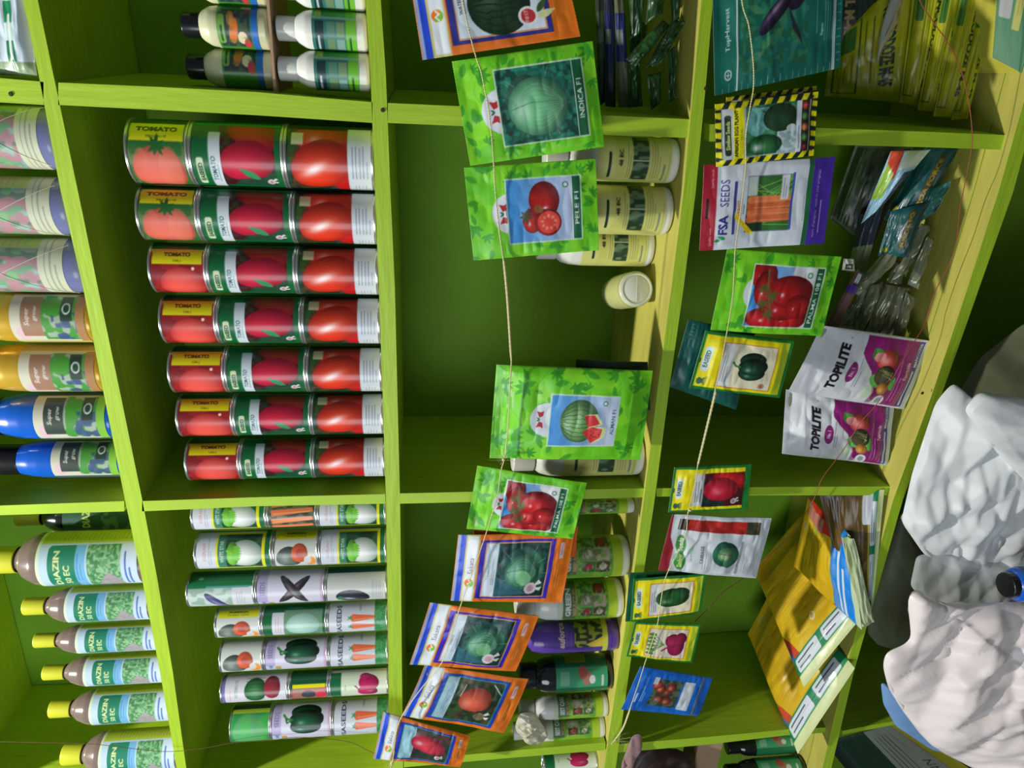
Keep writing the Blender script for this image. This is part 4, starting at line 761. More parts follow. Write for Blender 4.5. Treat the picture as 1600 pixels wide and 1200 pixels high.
def can_stack(px, y1, y2, bounds, kinds, labels, group, yfront=.004, turn=0.0, k=2, fixr=None):
    X, Yc, r = spot(px, y1, y2, yfront)
    if fixr: r = fixr
    ym = (y1+y2)/2; z0 = max(TOPZ[k](X-r), TOPZ[k](X+r), TOPZ[k](X))+.0006; zb = z0; face = -math.atan2(X, 1+Yc)*0
    zs = [zat(b, ym, Yc-r*.6) for b in bounds[:-1]]+[z0]; lim = BOTZ[k-1](X)-.004 if k > 1 else 9
    zs[0] = min(zs[0], lim)
    res = []
    for i in range(len(kinds)-1, -1, -1):
        H = zs[i]-zs[i+1]
        res.append(can(kinds[i], H-.0004, X, Yc, zs[i+1]+.0002, r, turn+[0, .05, -.06][i % 3], labels[i], group))
    return X, Yc, r
rows = [((196, 297), (203, 300, 446)), ((297, 381), (218, 313, 459)), ((383, 460), (236, 326, 464)), ((462, 537), (252, 341, 473)), ((540, 612), (265, 353, 480)), ((613, 679), (277, 366, 487)), ((682, 746), (290, 376, 489))]
prev = None
for i, ((y1, y2), b) in enumerate(rows):
    kd = 'tengeru' if i < 2 else 'calj'; w_ = ordn[i]+' tomato tin row as pictured'
    X, Yc, r = can_stack(515, y1, y2, list(b)+[585], [kd, 'easeed', 'redfruit'],
        ['short tin with '+('salmon' if i < 2 else 'red')+' tomato, left end of the '+w_,
         'green tin with crimson tomato, middle of the '+w_, 'orange-red tomato tin, right end of the '+w_], 'stacked tomato seed tins', yfront=.006, turn=.06+.075*i)

def B3(y1, y2, b, kinds, names, turn=0.0, px=555):
    X, Yc, r = can_stack(px, y1, y2, list(b)+[606], kinds, names, 'mixed vegetable seed tins', yfront=.006, turn=turn)
v = 'in the mixed tins left of the tomato tins'
B3(771, 821, (298, 417, 496), ['whiteegg', 'carrots', 'whiteegg'], ['white eggplant tin, left end of the row half hidden by the green board', 'short tin of orange carrots between two half hidden white eggplant tins', 'white eggplant tin, right end of the row half hidden by the green board'], .42)
B3(823, 881, (303, 426, 498), ['whiteegg', 'pumpkin', 'whiteegg'], ['white eggplant tin with yellow frame, left of the upper pumpkin tin', 'yellow-banded pumpkin tin between two white eggplant tins', 'white eggplant tin with yellow frame, right of the upper pumpkin tin'], .48)
B3(884, 938, (290, 398, 508), ['longgreen', 'aubergines', 'darkegg'], ['tall green tin with violet eggplant, left of the crossed eggplants tin', 'lilac and white tin with two crossed dark eggplants', 'pale grey tin with one black eggplant, right of the crossed eggplants tin'], .30)
B3(939, 987, (334, 408, 511), ['pumpkin', 'cabbagetin', 'fsa'], ['yellow-banded pumpkin tin left of the cabbage tin', 'green tin with pale cabbage picture', 'white carrot tin right of the cabbage tin, topmost of three'], .42)
B3(988, 1040, (341, 411, 513), ['pumpkin_plain', 'greenpepper', 'fsa'], ['white pumpkin tin without yellow band', 'lilac and white tin with green pepper, right of the plain pumpkin tin', 'white carrot tin directly above the pink pepper tin'], .62)
B3(1042, 1087, (342, 450, 514), ['watermelon', 'radish', 'pinkpepper'], ['white and blue watermelon tin', 'short dark green tin with yellow stripe and red radish', 'white and green tin with bright pink pepper'], .62)
B3(1089, 1148, (357, 421, 519), ['greentin', 'greenpepper', 'fsa'], ['plain bright green tin at the lower left of the mixed tins', 'lilac and white tin with green pepper, right of the plain green tin', 'white carrot tin in the lowest row, touching the smallest orange packet'], .66)
# ------------------------------------------------------------------ bottles and jars
PROF = {
 'neck': ([(.0, .004), (.88, 0), (1, .02), (1, .66), (.97, .70), (.76, .775), (.44, .825), (.40, .84)], (.05, .655), (.84, 1.0, .50)),
 'dome': ([(.0, .004), (.90, 0), (1, .03), (1, .64), (.97, .72), (.86, .79), (.66, .835), (.6, .845)], (.07, .63), (.84, 1.0, .74)),
 'dome2': ([(.0, .004), (.90, 0), (1, .03), (1, .52), (.98, .60), (.92, .67), (.84, .72), (.80, .75)], (.05, .50), (.755, 1.0, .82)),
 'squat': ([(.0, .004), (.90, 0), (1, .03), (1, .60), (.96, .68), (.74, .77), (.60, .80), (.58, .82)], (.12, .60), (.80, 1.0, .64)),
 'jar': ([(.0, .004), (.92, 0), (1, .03), (1, .80), (.96, .84), (.90, .85)], (.08, .78), (.85, 1.0, .98)),
 'round': ([(.0, .004), (.90, 0), (1, .04), (1, .70), (.98, .76), (.84, .86), (.50, .90), (.46, .91)], (.08, .66), (.90, 1.0, .52))}
_bot = {}
def bottle(kind, shape, art, body, cap, X, Yc, Z, r, H, rz, label, cat, group=None, name='bottle', tilt=None, mlabel='label'):
    if kind not in _bot:
        P, (l0, l1), (c0, c1, cr) = PROF[shape]; R0, H0 = r, H; t = empty(name)
        obj('bottle_body' if name.endswith('bottle') else 'jar_body', lathe(round_prof([(max(p[0]*R0, .0001), p[1]*H0) for p in P], 3, .003), M[body], 40, cap=False), t)
        obj('label', wrap_label(art, R0+.0004, l0*H0, l1*H0, mlabel), t)
        q = cr*R0; n = 40; me = lathe(round_prof([(q*.96, c0*H0-.001), (q, c0*H0), (q, c1*H0-.001), (q*.93, c1*H0), (.0001, c1*H0)], 3, .0015), M[cap], 48, cap=False)
        if cap != 'clear':   # grip ribs
            co = np.zeros(len(me.vertices)*3, np.float32); me.vertices.foreach_get('co', co); co = co.reshape(-1, 3); k = np.arange(len(co)) % 48
            side = np.hypot(co[:, 0], co[:, 1]) > q*.95; co[(k % 2 == 0) & side, :2] *= .975; me.vertices.foreach_set('co', co.ravel()); me.update()
        obj('cap', me, t); t['r0'], t['h0'] = R0, H0; _bot[kind] = t
    else: t = copy_tree(_bot[kind])
    t.location = (X, Yc, Z); t.rotation_euler = tilt or (0, 0, rz); k = r/t['r0']; t.scale = (k, k, H/t['h0'])
    tag(t, label, cat, group); return t
def stand(kind, shape, art, body, cap, px, y1, y2, xtop, k, yfront, rz, label, cat, group=None, name='bottle', **kw):
    X, Yc, r = spot(px, y1, y2, yfront); z0 = max(TOPZ[k](X-r), TOPZ[k](X+r))+.0006; H = zat(xtop, (y1+y2)/2, Yc)-z0
    return bottle(kind, shape, art, body, cap, X, Yc, z0, r, H, rz-math.atan2(X, 1+Yc)*1.0, label, cat, group, name, **kw)
def lab(wmm, hmm, bg, seed=1): return Art(wmm, hmm, bg, 2.0, seed)
# yellow capped bottles
a = lab(180, 120, (176, 206, 224), 3); c = 90
a.rect(0, 0, 180, 120, (176, 200, 220)); a.rect(c+22, 4, c+60, 118, (170, 190, 60)); a.lines(c+26, 8, 30, 22, 5, (110, 130, 50), .8); a.rect(c-36, 14, c+20, 52, (26, 120, 92), 5); a.rect(c-36, 46, c+20, 58, (110, 170, 214)); a.lines(c-20, 49, 34, 2, 4, (50, 110, 140))
a.text('DIAZIN', c-7, 24, 7, (206, 214, 150), bold=.03, wide=42); a.text('50 EC', c-14, 36, 7, (206, 214, 150), bold=.03); a.rect(c-36, 60, c+20, 100, (90, 150, 106)); a.noise(c-36, 60, c+20, 100, (60, 118, 66), 3, .8); a.noise(c-36, 60, c+20, 100, (166, 206, 160), 2.4, .6, .6); a.poly([(c-36, 66), (c-10, 84), (c-22, 100), (c-36, 100)], (170, 150, 170), .8); a.rect(c-36, 101, c+20, 118, (186, 204, 232)); a.lines(c-30, 106, 44, 2, 5, (70, 110, 180), 2.2); a.rect(0, 0, 180, 4, (200, 220, 190))
ART_Y = a
g = 'yellow capped pesticide bottles in a row'
for i, (px, y1, y2, xt, yf, lb) in enumerate([(140, 829, 913, -14, .02, 'largest yellow capped bottle, top of its row in the picture'), (170, 915, 970, 38, .02, 'yellow capped bottle directly below the largest one in the picture'), (190, 972, 1018, 54, .03, 'yellow capped bottle, second below the largest in the picture'), (200, 1020, 1069, 68, .03, 'yellow capped bottle, third below the largest in the picture'),
        (210, 1073, 1129, 78, .03, 'yellow capped bottle, fourth below the largest, just before a gap'), (225, 1137, 1206, 98, .02, 'yellow capped bottle at the photo bottom left, crossed by a thin thread')]):
    stand('diazin', 'neck', ART_Y, 'amber', 'yellow_cap', px, y1, y2, xt, 1, yf, (-.22 if i == 0 else -.08) if i < 5 else -.3, lb, 'bottle', g, 'pesticide_bottle')
a = lab(180, 120, (40, 70, 60), 4); a.rect(56, 0, 124, 120, (44, 84, 70)); a.noise(56, 50, 124, 120, (90, 140, 96), 6, .8); a.text('DIAZIN', 90, 30, 9, (190, 210, 120), bold=.04)
stand('dark', 'neck', a, 'dark_bottle', 'yellow_cap', 160, 778, 832, 27, 1, .12, 0, 'dark bottle with dull yellow cap directly above the largest yellow capped bottle', 'bottle', None, 'pesticide_bottle')
# wrapped jars
a = lab(200, 110, (70, 150, 90), 5); c = 100; a.noise(0, 0, 200, 110, (36, 84, 56), 7, .85); a.noise(0, 0, 200, 80, (100, 170, 80), 9, .7); a.noise(0, 30, 200, 100, (170, 194, 210), 8, .6, .6); a.noise(0, 50, c+20, 92, (176, 96, 116), 6, .85, .45); a.rect(0, 92, 200, 110, (196, 200, 170)); a.lines(10, 97, 180, 3, 4, (110, 120, 90), 1); a.rect(c+30, 0, c+62, 92, (170, 200, 60)); a.lines(c+34, 6, 26, 16, 5, (100, 130, 40), .8)
M['jar_blue'] = mat('blue_jar_base', (52, 66, 150), .25, coat=.5)
for i, (px, y1, y2, lb) in enumerate([(60, 166, 264, 'film wrapped floral jar, topmost of three in the picture'), (75, 277, 366, 'film wrapped floral jar, the middle one of three'), (85, 371, 456, 'film wrapped floral jar beside the gold bottles')]):
    t = stand('floraljar', 'jar', a, 'jar_blue', 'white_plastic', px, y1, y2, -190, 1, .006, -.35 if i else .1, lb, 'jar', 'film wrapped floral jars', 'wrapped_jar')
    if i == 0:
        r0, h0 = t['r0'], t['h0']; obj('clear_film', lathe([(r0*.9, -.0002), (r0*1.02, .001), (r0*1.025, h0*.5), (r0*1.02, h0*.86)], M['clear'], 36, cap=False), t)
        f = lambda s_: [(r0*1.03*math.cos(q), r0*1.03*math.sin(q), h0*(.06+.62*(s_*(q+math.pi/2)/2.2+.5))) for q in np.linspace(-math.pi/2-1.1, -math.pi/2+1.1, 12)]
        obj('film_crease', tube(f(1), .00035, M['white_plastic'], seg=5), t); obj('film_crease', tube(f(-1), .00035, M['white_plastic'], seg=5), t)
# the first jar got its film before it was copied: give the copies theirs
_j = [o for o in COL.objects if o.name.startswith('wrapped_jar')]
for o in _j[1:]:
    if not any(ch.name.startswith('clear_film') for ch in o.children):
        for ch in _j[0].children:
            if ch.name.startswith(('clear_film', 'film_crease')): copy_tree(ch, o)
# gold and blue bottles
def gb(bg, blk, sw, seed):
    a = lab(180, 100, bg, seed); c = 90; a.rect(c-40, 0, c+24, 100, (196, 196, 176)); a.ell(c-26, 14, 10, 9, (206, 180, 186)); a.rect(c-30, 14, c+20, 42, blk); a.text('Super', c-6, 22, 6, (214, 206, 200), bold=.02, slant=.15); a.text('grow', c-2, 33, 5.5, (200, 200, 196), bold=.02, slant=.15); a.rect(c-36, 42, c+22, 88, (150, 170, 150)); a.noise(c-36, 42, c+22, 88, (60, 140, 50), 8, .9, .45); a.ell(c+6, 58, 12, 14, (70, 150, 50)); a.noise(c-36, 56, c, 90, (50, 70, 130), 7, .8); a.rect(c-10, 68, c+20, 84, (40, 60, 46)); a.ell(c+4, 76, 7, 6, (190, 206, 200)); a.ell(c+4, 76, 5, 4, (40, 70, 50)); a.rect(c-40, 88, c+24, 100, sw); a.rect(c+26, 0, c+60, 100, tuple(v*.8 for v in bg)); a.lines(c+30, 5, 26, 17, 5, (90, 90, 50), .8); return a
ag, ab = gb((200, 176, 100), (150, 116, 92), (160, 120, 80), 6), gb((70, 90, 110), (50, 66, 60), (120, 180, 60), 7)
stand('gold', 'dome2', ag, 'gold_plastic', 'black_plastic', 110, 457, 534, -91, 1, .008, .2, 'gold bottle at the photo left edge, touching the lowest film wrapped jar', 'bottle', 'gold liquid fertiliser bottles', 'fertiliser_bottle')
stand('gold', 'dome2', ag, 'gold_plastic', 'black_plastic', 120, 537, 611, -80, 1, .008, -.15, 'gold bottle at the photo left edge, touching the bright blue bottle', 'bottle', 'gold liquid fertiliser bottles', 'fertiliser_bottle')
stand('blue', 'dome2', ab, 'blue_plastic', 'black_plastic', 130, 613, 685, -52, 1, .010, .15, 'bright blue bottle touching a gold one, its cap cut off by the frame', 'bottle', 'blue liquid fertiliser bottles', 'fertiliser_bottle')
stand('blue', 'dome2', ab, 'blue_plastic', 'black_plastic', 140, 687, 745, -20, 1, .020, .3, 'blue fertiliser bottle with its black cap in view', 'bottle', 'blue liquid fertiliser bottles', 'fertiliser_bottle')
# small two-tier bottles in the right-hand compartment
a = lab(150, 60, (60, 150, 50), 8); c = 75; a.rect(0, 0, 150, 3, (200, 205, 160)); a.rect(0, 51, 150, 60, (40, 110, 190)); a.rect(c-26, 6, c+24, 50, (44, 60, 70)); a.rect(c-20, 4, c+16, 14, (120, 170, 80), 4); a.lines(c-16, 9, 29, 1, 3, (30, 80, 40), 3.0); a.ell(c-4, 26, 16, 6, (224, 120, 50), 10); a.ell(c+12, 22, 9, 5, (210, 140, 70)); a.ell(c-12, 38, 8, 7, (226, 214, 170)); a.ell(c-20, 44, 8, 5, (206, 60, 70)); a.noise(c-26, 14, c+24, 50, (90, 120, 60), 5, .5, .6); a.lines(c+30, 8, 30, 8, 5, (190, 220, 150), .8); a.rect(c+26, 36, c+40, 50, (214, 206, 190))
a2 = lab(150, 60, (60, 170, 60), 9); a2.rect(c-34, 0, c+12, 60, (50, 120, 110)); a2.rect(c-34, 4, c+10, 16, (30, 60, 60)); a2.lines(c-28, 9, 36, 1, 3, (190, 210, 220), 3.0); [a2.rect(c-30+21*i, 20+13*j, c-12+21*i, 31+13*j, ((110, 140, 100), (130, 170, 160), (90, 140, 120), (120, 150, 110))[i*2+j]) for i in (0, 1) for j in (0, 1)]; a2.rect(c-34, 46, c+40, 60, (110, 190, 50)); a2.lines(c-30, 52, 36, 1, 3, (30, 80, 40), 3); a2.rect(c+16, 4, c+50, 12, (180, 210, 60)); a2.rect(c+12, 0, c+16, 60, (140, 200, 170))
for i, (y1, y2) in enumerate([(81, 142), (18, 80), (-46, 16)]):
    stand('vegi', 'squat', a2, 'white_plastic', 'white_plastic', 530, y1, y2, 437-3*i, 2, .01, .1, ['white capped small bottle, lowest of the three in the picture, nearest the tomato tins', 'white capped small bottle, middle one of three', 'white capped small bottle cut by the photo top edge'][i], 'bottle', 'white capped bottles under the cardboard', 'foliar_feed_bottle')
X0, Yt, r_ = spot(530, 82, 144, .01); zc = zat(437, 113, Yt)+.0006; zc = zat(437, 113, Yt)+.0022
xa, xb = at(437, 150, Yt)[0], at(430, -60, Yt)[0]
cb = obj('cardboard_sheet', box_mesh(xb-xa-.004, .13, .0035, M['cardboard'])); cb.location = ((xa+xb)/2, .078, zc); tag(cb, 'thin brown corrugated cardboard sheet between the black capped and white capped small bottles', 'cardboard')
for i, (y1, y2, xt) in enumerate([(77, 139, 296), (11, 76, 288), (-56, 9, 284)]):
    X, Yc, r = spot(380, y1, y2, .012 if i != 0 else .03)
    bottle('digrow', 'squat', a, 'cream_plastic', 'black_plastic', X, Yc, zc+.0042, r, zat(xt, (y1+y2)/2, Yc)-zc-.004, (.35, -.05, 0)[i] + (.6 if i == 0 else 0), ['black capped bottle, its label turned away, nearest the tomato tins', 'black capped bottle with whole carrots picture on its label', 'black capped bottle cut by the photo top edge'][i], 'bottle', 'black capped bottles on the cardboard', 'foliar_feed_bottle')
# white bottles with yellow labels
a = lab(200, 130, (210, 210, 120), 10); c = 100; a.rect(0, 0, 200, 30, (214, 216, 130)); a.lines(c-28, 22, 58, 1, 3, (30, 50, 36), 5.0, 1); a.rect(c-30, 34, c+34, 50, (206, 204, 110)); a.text('48 EC', c, 41, 6.5, (40, 40, 26), bold=.04); a.lines(c-30, 54, 60, 2, 4, (90, 90, 60), 1); a.rect(c-34, 62, c+36, 90, (40, 66, 40)); a.noise(c-34, 62, c+36, 90, (120, 150, 110), 5, .8, .55, sy=12); a.rect(c-4, 62, c-2, 90, (200, 205, 170)); a.lines(c-30, 96, 60, 4, 4.4, (120, 120, 80), .9); a.lines(c-34, 118, 44, 1, 3, (110, 130, 130), 3.0); a.lines(c-40, 126, 80, 1, 3, (130, 140, 130)); a.rect(150, 0, 200, 130, (110, 150, 70))
g = 'white bottles with yellow labels'
stand('mupa', 'dome', a, 'white_plastic', 'white_plastic', 1010, 214, 285, 850, 3, .012, .05, 'white bottle with yellow label, partly behind the green cabbage packet', 'bottle', g, 'pesticide_bottle')
stand('mupa', 'dome', a, 'white_plastic', 'white_plastic', 1010, 291, 367, 850, 3, .018, .15, 'white bottle with yellow label, partly behind the packet with plum tomatoes', 'bottle', g, 'pesticide_bottle')
stand('mupa', 'dome', a, 'white_plastic', 'white_plastic', 1000, 352, 416, 838, 3, .085, .25, 'white bottle with yellow label, set back beside the jar lying down', 'bottle', g, 'pesticide_bottle')
stand('mupa', 'dome', a, 'white_plastic', 'white_plastic', 970, 674, 742, 800, 3, .006, .1, 'white bottle with yellow label standing behind the striped watermelon packet', 'bottle', g, 'pesticide_bottle')
p = at(985, 448, .075); rj = .0285; zj = TOPZ[3](p[0])+rj+.004
aj = lab(210, 60, (196, 200, 130), 11)
t = bottle('lyingjar', 'jar', aj, 'cream_plastic', 'cream_plastic', p[0], .062, zj, rj, .095, 0, 'cream plastic jar lying on its side with its round base facing out', 'jar', None, 'plastic_jar', tilt=(R(-86), 0, R(20)))
me = lathe([(.0001, -.0003), (rj*.70, -.0003), (rj*.74, .0004), (rj*.86, -.0006), (rj*.9, .0)], M['white_plastic'], 36, cap=False); obj('jar_base', me, t)
obj('base_seam', tube([(-rj*.7, 0, -.0006), (0, 0, -.0007), (rj*.7, 0, -.0006)], .0005, M['cream_plastic'], seg=5), t)
# left-hand compartment of the row with the hanging packets
def gl(seed, t1, t2, dark=False):
    a = lab(190, 110, (110, 170, 50), seed); c = 95; a.rect(0, 0, 190, 12, (206, 214, 190)); a.noise(0, 10, 190, 110, (150, 200, 60), 20, .6); a.rect(c-40, 10, c+30, 34, (90, 120, 80)); a.text(t1, c-10, 19, 9, (222, 226, 222), bold=.05, wide=46); a.text(t2, c-10, 31, 7, (200, 150, 110), bold=.03, wide=44)
    for i in range(2):
        for j in range(3): a.rect(c-34+19*j, 42+24*i, c-17+19*j, 64+24*i, ((110, 50, 50), (70, 110, 60), (130, 130, 110), (80, 140, 70), (90, 60, 50), (190, 170, 160))[(i*3+j+seed) % 6]); a.ell(c-25+19*j, 53+24*i, 6, 6, ((170, 40, 50), (210, 200, 180), (120, 170, 80))[(i+j) % 3])
    a.noise(c-36, 36, c+26, 92, (60, 90, 40), 5, .5, .6); a.noise(c-36, 36, c+26, 92, (190, 190, 150), 4, .5, .68)
    a.rect(0, 94, 190, 110, (176, 206, 50)); a.rect(c+34, 12, c+66, 94, (120, 170, 60)); a.lines(c+38, 18, 24, 14, 5, (70, 110, 40), .8); return a
stand('green1', 'dome', gl(12, 'GREEN', 'MIRACLE'), 'white_plastic', 'white_plastic', 925, 779, 803, 820, 3, .03, .2, 'small white bottle half hidden by the upright board beside the small tomato cluster packet', 'bottle', None, 'pesticide_bottle')
gA = gl(13, 'GREEN', 'MIRACLES')
stand('green2', 'dome', gA, 'white_plastic', 'white_plastic', 940, 836, 901, 795, 3, .012, .3, 'green labelled bottle with red vegetable pictures, behind the first orange cabbage packet', 'bottle', 'green labelled foliar feed bottles', 'foliar_feed_bottle')
stand('green2', 'dome', gA, 'white_plastic', 'white_plastic', 930, 903, 966, 805, 3, .010, .1, 'green labelled bottle touching the purple bottle, its white shoulder showing', 'bottle', 'green labelled foliar feed bottles', 'foliar_feed_bottle')
a = lab(180, 90, (86, 58, 150), 14); c = 90; a.text('auforce', c-6, 12, 9, (220, 190, 170), bold=.04, slant=.15, wide=50); a.lines(c-26, 20, 44, 3, 3.6, (150, 130, 190)); a.rect(c-30, 32, c+30, 76, (50, 60, 40)); a.noise(c-30, 32, c+30, 76, (170, 170, 60), 5, .9, .5); a.poly([(c-30, 60), (c-24, 50), (c-10, 76), (c-30, 76)], (214, 190, 60)); a.rect(0, 76, 180, 84, (206, 206, 70)); a.rect(c+34, 0, c+64, 76, (150, 150, 160)); a.lines(c+37, 4, 24, 13, 5, (90, 90, 110))
stand('purple', 'round', a, 'purple_plastic', 'black_plastic', 915, 967, 1018, 808, 3, .008, .25, 'purple bottle with a yellow maize picture on its label', 'bottle', None, 'pesticide_bottle')
a = lab(180, 100, (30, 110, 70), 15); c = 90; a.rect(c-36, 0, c-2, 100, (60, 160, 110)); a.rect(c+6, 20, c+34, 60, (130, 150, 30)); a.lines(c+8, 24, 22, 7, 5, (60, 80, 30)); a.rect(c-32, 8, c-8, 26, (120, 180, 150)); a.ell(c-20, 60, 12, 10, (170, 120, 100)); a.ell(c-10, 52, 10, 9, (180, 90, 80)); a.ell(c-22, 70, 7, 6, (220, 220, 220)); a.lines(c-32, 90, 26, 1, 3, (206, 214, 206), 5); a.lines(c-6, 10, 30, 2, 5, (110, 170, 130))
AJ = a
stand('dark2', 'dome', a, 'dark_bottle', 'black_plastic', 905, 1022, 1080, 812, 3, .008, .35, 'dark bottle with green label and glossy shoulder, next to the purple bottle', 'bottle', None, 'pesticide_bottle')
gB = gl(16, 'BEST CARE', 'FOLIAR')
stand('green3', 'dome', gB, 'white_plastic', 'white_plastic', 905, 1082, 1122, 812, 3, .012, .35, 'white capped green labelled bottle touching the dark bottle', 'bottle', 'white capped green labelled bottles', 'foliar_feed_bottle')
t = stand('green3', 'dome', gB, 'white_plastic', 'white_plastic', 900, 1116, 1156, 802, 3, .012, .5, 'white capped green labelled bottle with a film tuft tied on its cap', 'bottle', 'white capped green labelled bottles', 'foliar_feed_bottle')
can_stack(905, 1174, 1186+20, (850, 934), ['pinkpepper'], ['tin with pink fruit picture at the bottom edge, below the film tuft'], 'tins at the bottom edge', yfront=.03, turn=1.4, k=3)
can_stack(900, 1199+9, 1240, (846, 932), ['greentin'], ['dark green tin cut by the bottom edge, below the pink fruit tin'], 'tins at the bottom edge', yfront=.006, turn=1.4, k=3)
stand('dark3', 'dome', AJ, 'dark_bottle', 'black_plastic', 1195, 1146, 1180, 1136, 4, .06, .9, 'dark bottle with green label, upper of two at the bottom edge right of cardboard', 'bottle', 'dark bottles at the bottom edge', 'pesticide_bottle')
stand('dark3', 'dome', AJ, 'dark_bottle', 'black_plastic', 1210, 1182, 1225, 1136, 4, .015, .9, 'dark bottle with green label cut by the bottom edge, right of cardboard', 'bottle', 'dark bottles at the bottom edge', 'pesticide_bottle')

# ------------------------------------------------------------------ sachets on the upper string
g = 'seed packets hung on the left string'
def hang(name, art, cor, Y, label, group=g, **kw):
    o = sheet(name, art, cor, Y, **kw); tag(o, label, 'seed packet', group); return o
hang('seed_packet', orangepack(145, 175, 'melon', 2, (40, 44, 130)), [(625, -125), (862, -145), (907, 57), (660, 94)], -.030, 'orange and blue watermelon packet cut by the photo top edge', thick=.008, seed=1)
hang('seed_packet', leafpack(150, 200, 'INDICA F1', 'cabbage', (.145, .275, .86, .895), (72, 62, 33), seed=3), [(706, 96), (926, 64), (944, 229), (735, 259)], -.036, 'lime green leaf patterned packet with pale cabbage', thick=.009, seed=2)
hang('seed_packet', leafpack(140, 198, 'PELE F1', 'pele', (.16, .30, .84, .865), (68, 66, 31), seed=4), [(725, 262), (931, 248), (936, 391), (740, 407)], -.034, 'lime green packet with plum tomatoes and one cut half on blue', thick=.006, seed=3)
hang('seed_packet', leafpack(150, 245, 'ALMAN F1', 'melon', (.19, .36, .735, .79), (70, 84, 27), False, seed=5, zipline=True), [(776, 570), (1020, 579), (1000, 719), (765, 716)], -.030, 'largest lime green packet, with striped watermelon and red slices', thick=.022, seed=4, crinkle=.0018)
hang('seed_packet', leafpack(110, 178, 'PALMA 108 F1', 'palma', (.10, .29, .86, .83), (52, 55, 22), seed=6, bandw=66), [(746, 728), (917, 754), (895, 842), (729, 826)], [-.030, -.030, -.034, -.030], 'small lime green packet with tomato cluster, just below the watermelon one', thick=.007, seed=5, crinkle=.0016)
pk = sheet('seed_packet', Art(100, 170, (30, 66, 40), 1.5), [(900, 562), (1012, 566), (1016, 640), (900, 640)], -.012, thick=.01, back=(40, 70, 40), seed=31); tag(pk, 'dark glossy packet peeping out behind the striped watermelon packet', 'seed packet')
hang('seed_packet', orangepack(112, 185, 'cabbage', 7), [(716, 836), (898, 832), (878, 943), (704, 939)], [-.028, -.026, -.034, -.032], 'orange and blue cabbage packet, upper and straighter of two', thick=.010, seed=6, bend=.002)
hang('seed_packet', orangepack(112, 185, 'cabbage', 8), [(672, 942), (842, 963), (806, 1050), (640, 1040)], [-.034, -.034, -.04, -.04], 'orange and blue cabbage packet, the lower and more tilted of two', thick=.008, seed=7, bend=.003, crinkle=.0017)
hang('seed_packet', orangepack(112, 185, 'tomato', 9, (30, 60, 170)), [(664, 1041), (826, 1062), (787, 1146), (628, 1120)], [-.030, -.026, -.030, -.034], 'orange and blue packet with a single round red tomato', thick=.007, seed=8, bend=.005, crinkle=.0018)
hang('seed_packet', orangepack(78, 150, 'red', 10, (30, 56, 190)), [(599, 1115), (734, 1150), (719, 1200), (583, 1186)], [-.038, -.032, -.034, -.040], 'smallest orange and blue packet, with a long red fruit', thick=.006, seed=9, bend=.004, crinkle=.0018)
pk = sheet('seed_packet', Art(100, 170, (214, 96, 24), 1.5), [(740, 826), (903, 822), (899, 870), (740, 880)], -.018, thick=.006, back=(120, 60, 30), seed=32); tag(pk, 'orange edged packet hidden behind the small tomato cluster packet', 'seed packet')
# ------------------------------------------------------------------ sachets on the middle string
g2 = 'seed packets hung on the right string'
hang('seed_packet', topharvest(170, 210, 11), [(1112, -110), (1322, -130), (1313, 106), (1117, 150)], -.032, 'large dark teal packet with long purple eggplant', g2, thick=.012, seed=10)
hang('seed_packet', african(92, 155, 12), [(1117, 163), (1279, 143), (1271, 243), (1119, 261)], -.034, 'African egg plant packet with yellow and black warning stripe border', g2, thick=.010, seed=11, back=(30, 36, 30))
pk = sheet('seed_packet', african(92, 155, 13), [(1135, 152), (1276, 134), (1268, 200), (1130, 220)], -.020, thick=.006, seed=33); tag(pk, 'yellow and black striped packet peeping out behind the African egg plant packet', 'seed packet')
hang('seed_packet', fsapack(130, 200, 13), [(1100, 258), (1305, 245), (1287, 380), (1093, 392)], -.030, 'white carrot packet with red left edge and purple right edge', g2, thick=.007, seed=12, m='foil')
hang('seed_packet', leafpack(115, 178, 'PALMA 108 F1', 'palma', (.10, .27, .84, .875), (58, 62, 25), seed=14, bandw=72), [(1137, 389), (1315, 401), (1284, 525), (1110, 517)], [-.026, -.026, -.034, -.03], 'lime green tomato cluster packet just below the white carrot packet', g2, thick=.010, seed=13, crinkle=.0016)
th = Art(120, 130, (16, 84, 76), 2.2, 15); th.text('TopHarvest', 66, 40, 7, (190, 210, 206), bold=.01); th.ell(24, 40, 5, 5, (190, 210, 206)); th.ell(24, 40, 3.6, 3.6, (16, 84, 76)); [th.rect(90+6*i, 10, 90.6+6*i, 16, (120, 170, 160)) for i in range(5)]
hang('seed_packet', th, [(1076, 500), (1180, 520), (1150, 640), (1046, 604)], -.012, 'teal packet mostly hidden behind the yellow bell pepper packet', g2, thick=.006, seed=14)
hang('seed_packet', easeed(105, 155, 'greenpep', 16), [(1102, 516), (1242, 533), (1218, 622), (1077, 606)], -.030, 'yellow and green packet with big dark green bell pepper', g2, thick=.012, seed=15)
hang('seed_packet', easeed(80, 130, 'redpep', 17), [(1054, 731), (1174, 725), (1168, 796), (1044, 801)], -.030, 'yellow and green packet with crimson pepper', g2, thick=.005, seed=16)
hang('seed_packet', whitered(110, 175, 18), [(1051, 804), (1206, 810), (1182, 904), (1029, 891)], [-.034, -.030, -.034, -.038], 'silver white packet with red strip and green cabbage', g2, thick=.008, seed=17, crinkle=.002)
gr = Art(60, 60, (16, 84, 50), 1.5)
hang('seed_packet', gr, [(984, 895), (1090, 892), (1085, 960), (977, 971)], -.020, 'dark green packet peeping out behind the smooth green pepper packet', g2, thick=.005, seed=18)
hang('seed_packet', easeed(85, 135, 'longpep', 19), [(990, 905), (1104, 896), (1094, 957), (985, 972)], -.030, 'yellow and green packet with smooth green pepper', g2, thick=.005, seed=19)
